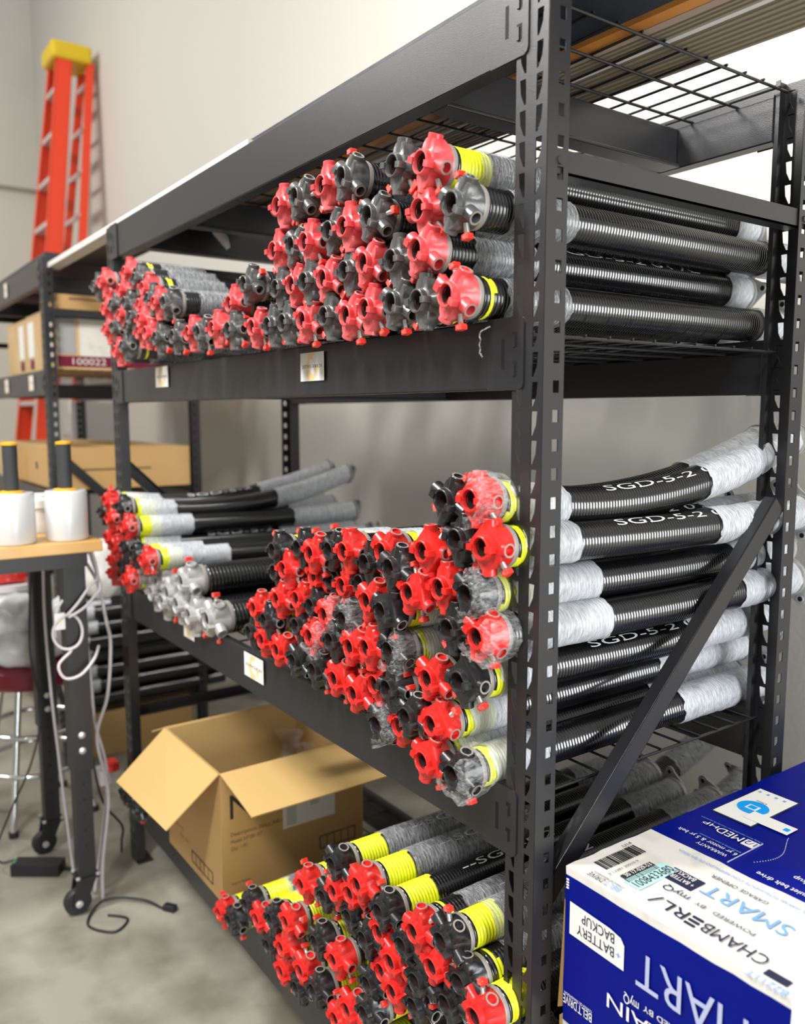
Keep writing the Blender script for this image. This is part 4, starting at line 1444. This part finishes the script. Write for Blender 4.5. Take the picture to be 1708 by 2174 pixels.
o = mb.build('cable_plug', bevel=.004); o.location = (-1.475, -.005, ZF + .001); o.rotation_euler = (0, 0, .6)
tag(o, 'black plug end lying on the floor in front of the far post', 'plug')
cable('black_cable', [(-2.0, -.32, zf + .015), (-2.02, -.36, zf + .01), (-1.99, -.375, -1.48), (-1.96, -.33, -1.35), (-1.93, -.27, -1.20), (-1.96, -.23, -1.05), (-2.0, -.245, -.85), (-2.0, -.22, -.50)], .0032, 'rubber', 'thin black power cord rising from the adaptor')
t = thing('power_adaptor', (-1.915, -.27, ZF), 'black power adaptor brick on the floor below the table', 'power adaptor', rz=.95)
put('case', MB().use('rubber').box(-.075, .075, -.028, .028, .001, .036).mesh('case'), t)
put('indicator', MB().use(mat('green_led_plastic', (.05, .35, .08), .4)).box(-.077, -.070, -.010, .010, .02, .0362).mesh('indicator'), t)
put('cord_stub', MB().use('rubber').tube([(.075, 0, .018), (.12, 0, .012), (.16, .01, .006)], .006).mesh('cord_stub', True), t)

# ------------------------------------------------------------------ stool with bags behind the table
SX, SY, SZ = -2.36, -.17, -.985
t = thing('shop_stool', (SX, SY, ZF), 'chrome stool with maroon seat holding a pile of poly bags', 'stool')
h = SZ - ZF
put('seat', MB().use('maroon').lathe([(.001, h - .075), (.165, h - .075), (.178, h - .06), (.178, h - .015), (.16, h), (.001, h + .002)], 36).mesh('seat', 40), t)
for k in range(4):
    a = pi / 4 + k * pi / 2 + .15
    put('leg', MB().use('chrome').tube([(.11 * cos(a), .11 * sin(a), h - .075), (.20 * cos(a), .20 * sin(a), .012)], .012, 12).use('rubber').tube([(.20 * cos(a), .20 * sin(a), .0), (.20 * cos(a), .20 * sin(a), .02)], .016, 12).mesh('leg', 40), t)
for zz, rr in ((.20, .178), (.33, .158)):
    put('foot_ring', MB().use('chrome').tube([(rr * cos(i * pi / 16), rr * sin(i * pi / 16), zz) for i in range(32)], .009, 10, closed=True).mesh('foot_ring', True), t)
def blob(name, c, s, seed, mt, label, cat):
    bm = bmesh.new()
    bmesh.ops.create_icosphere(bm, subdivisions=4, radius=1)
    for v in bm.verts:
        p = v.co
        k = 1 + .22 * noise.noise(p * 1.6 + Vector((seed, 0, 0))) + .09 * noise.noise(p * 5 + Vector((seed, 3, 0)))
        v.co = Vector((p.x * s[0], p.y * s[1], max(p.z, -.55) * s[2])) * k
    me = bpy.data.meshes.new(name)
    bm.to_mesh(me); bm.free()
    me.materials.append(M[mt])
    me.polygons.foreach_set('use_smooth', [True] * len(me.polygons))
    o = bpy.data.objects.new(name, me); COL.objects.link(o); o.location = c
    return tag(o, label, cat)
blob('poly_bag', (SX - .02, SY - .03, SZ + .065), (.16, .15, .11), 1, 'bag', 'crumpled white poly bag on the maroon stool, lowest of the pile', 'bag')
blob('poly_bag', (SX + .0, SY - .06, SZ + .17), (.14, .13, .09), 5, 'bag', 'white poly bag with a yellow sticker on top of the lowest bag', 'bag')
blob('poly_bag', (SX + .02, SY + .11, SZ + .08), (.09, .08, .13), 9, 'bag', 'white poly bag leaning on the right edge of the stool', 'bag')
mb = MB().use('white').lathe([(.001, 0), (.085, 0), (.10, .012), (.10, .03), (.001, .036)], 30)
o = mb.build('round_dish', smooth=40); o.location = (SX - .02, SY - .06, SZ + .245); tag(o, 'white round plastic dish on top of the bag pile', 'dish')
mb = MB().use('head').box(-.07, .07, -.06, .06, 0, .05)
o = mb.build('red_case', bevel=.008); o.location = (SX - .02, SY - .07, SZ + .283); tag(o, 'small red plastic case on the white dish', 'case')
# pale paper sack between table and far post
blob('paper_sack', (-2.36, .100, -.72), (.055, .075, .13), 12, 'paper', 'cream paper sack hanging beside the far post', 'sack')
# red clamp on the end of the bottom shelf
t = thing('spring_clamp', (-1.90, -.035, -1.300), 'red and grey hand tool beside the foot of the far post', 'tool')
put('handle', MB().use('head').box(-.02, .03, -.02, .015, .03, .058).mesh('handle'), t)
put('jaw', MB().use('head').box(-.05, -.005, -.035, -.01, -.025, .02).mesh('jaw'), t)
put('body', MB().use('alu').box(-.045, .012, -.042, .0, -.016, .032).mesh('body'), t)
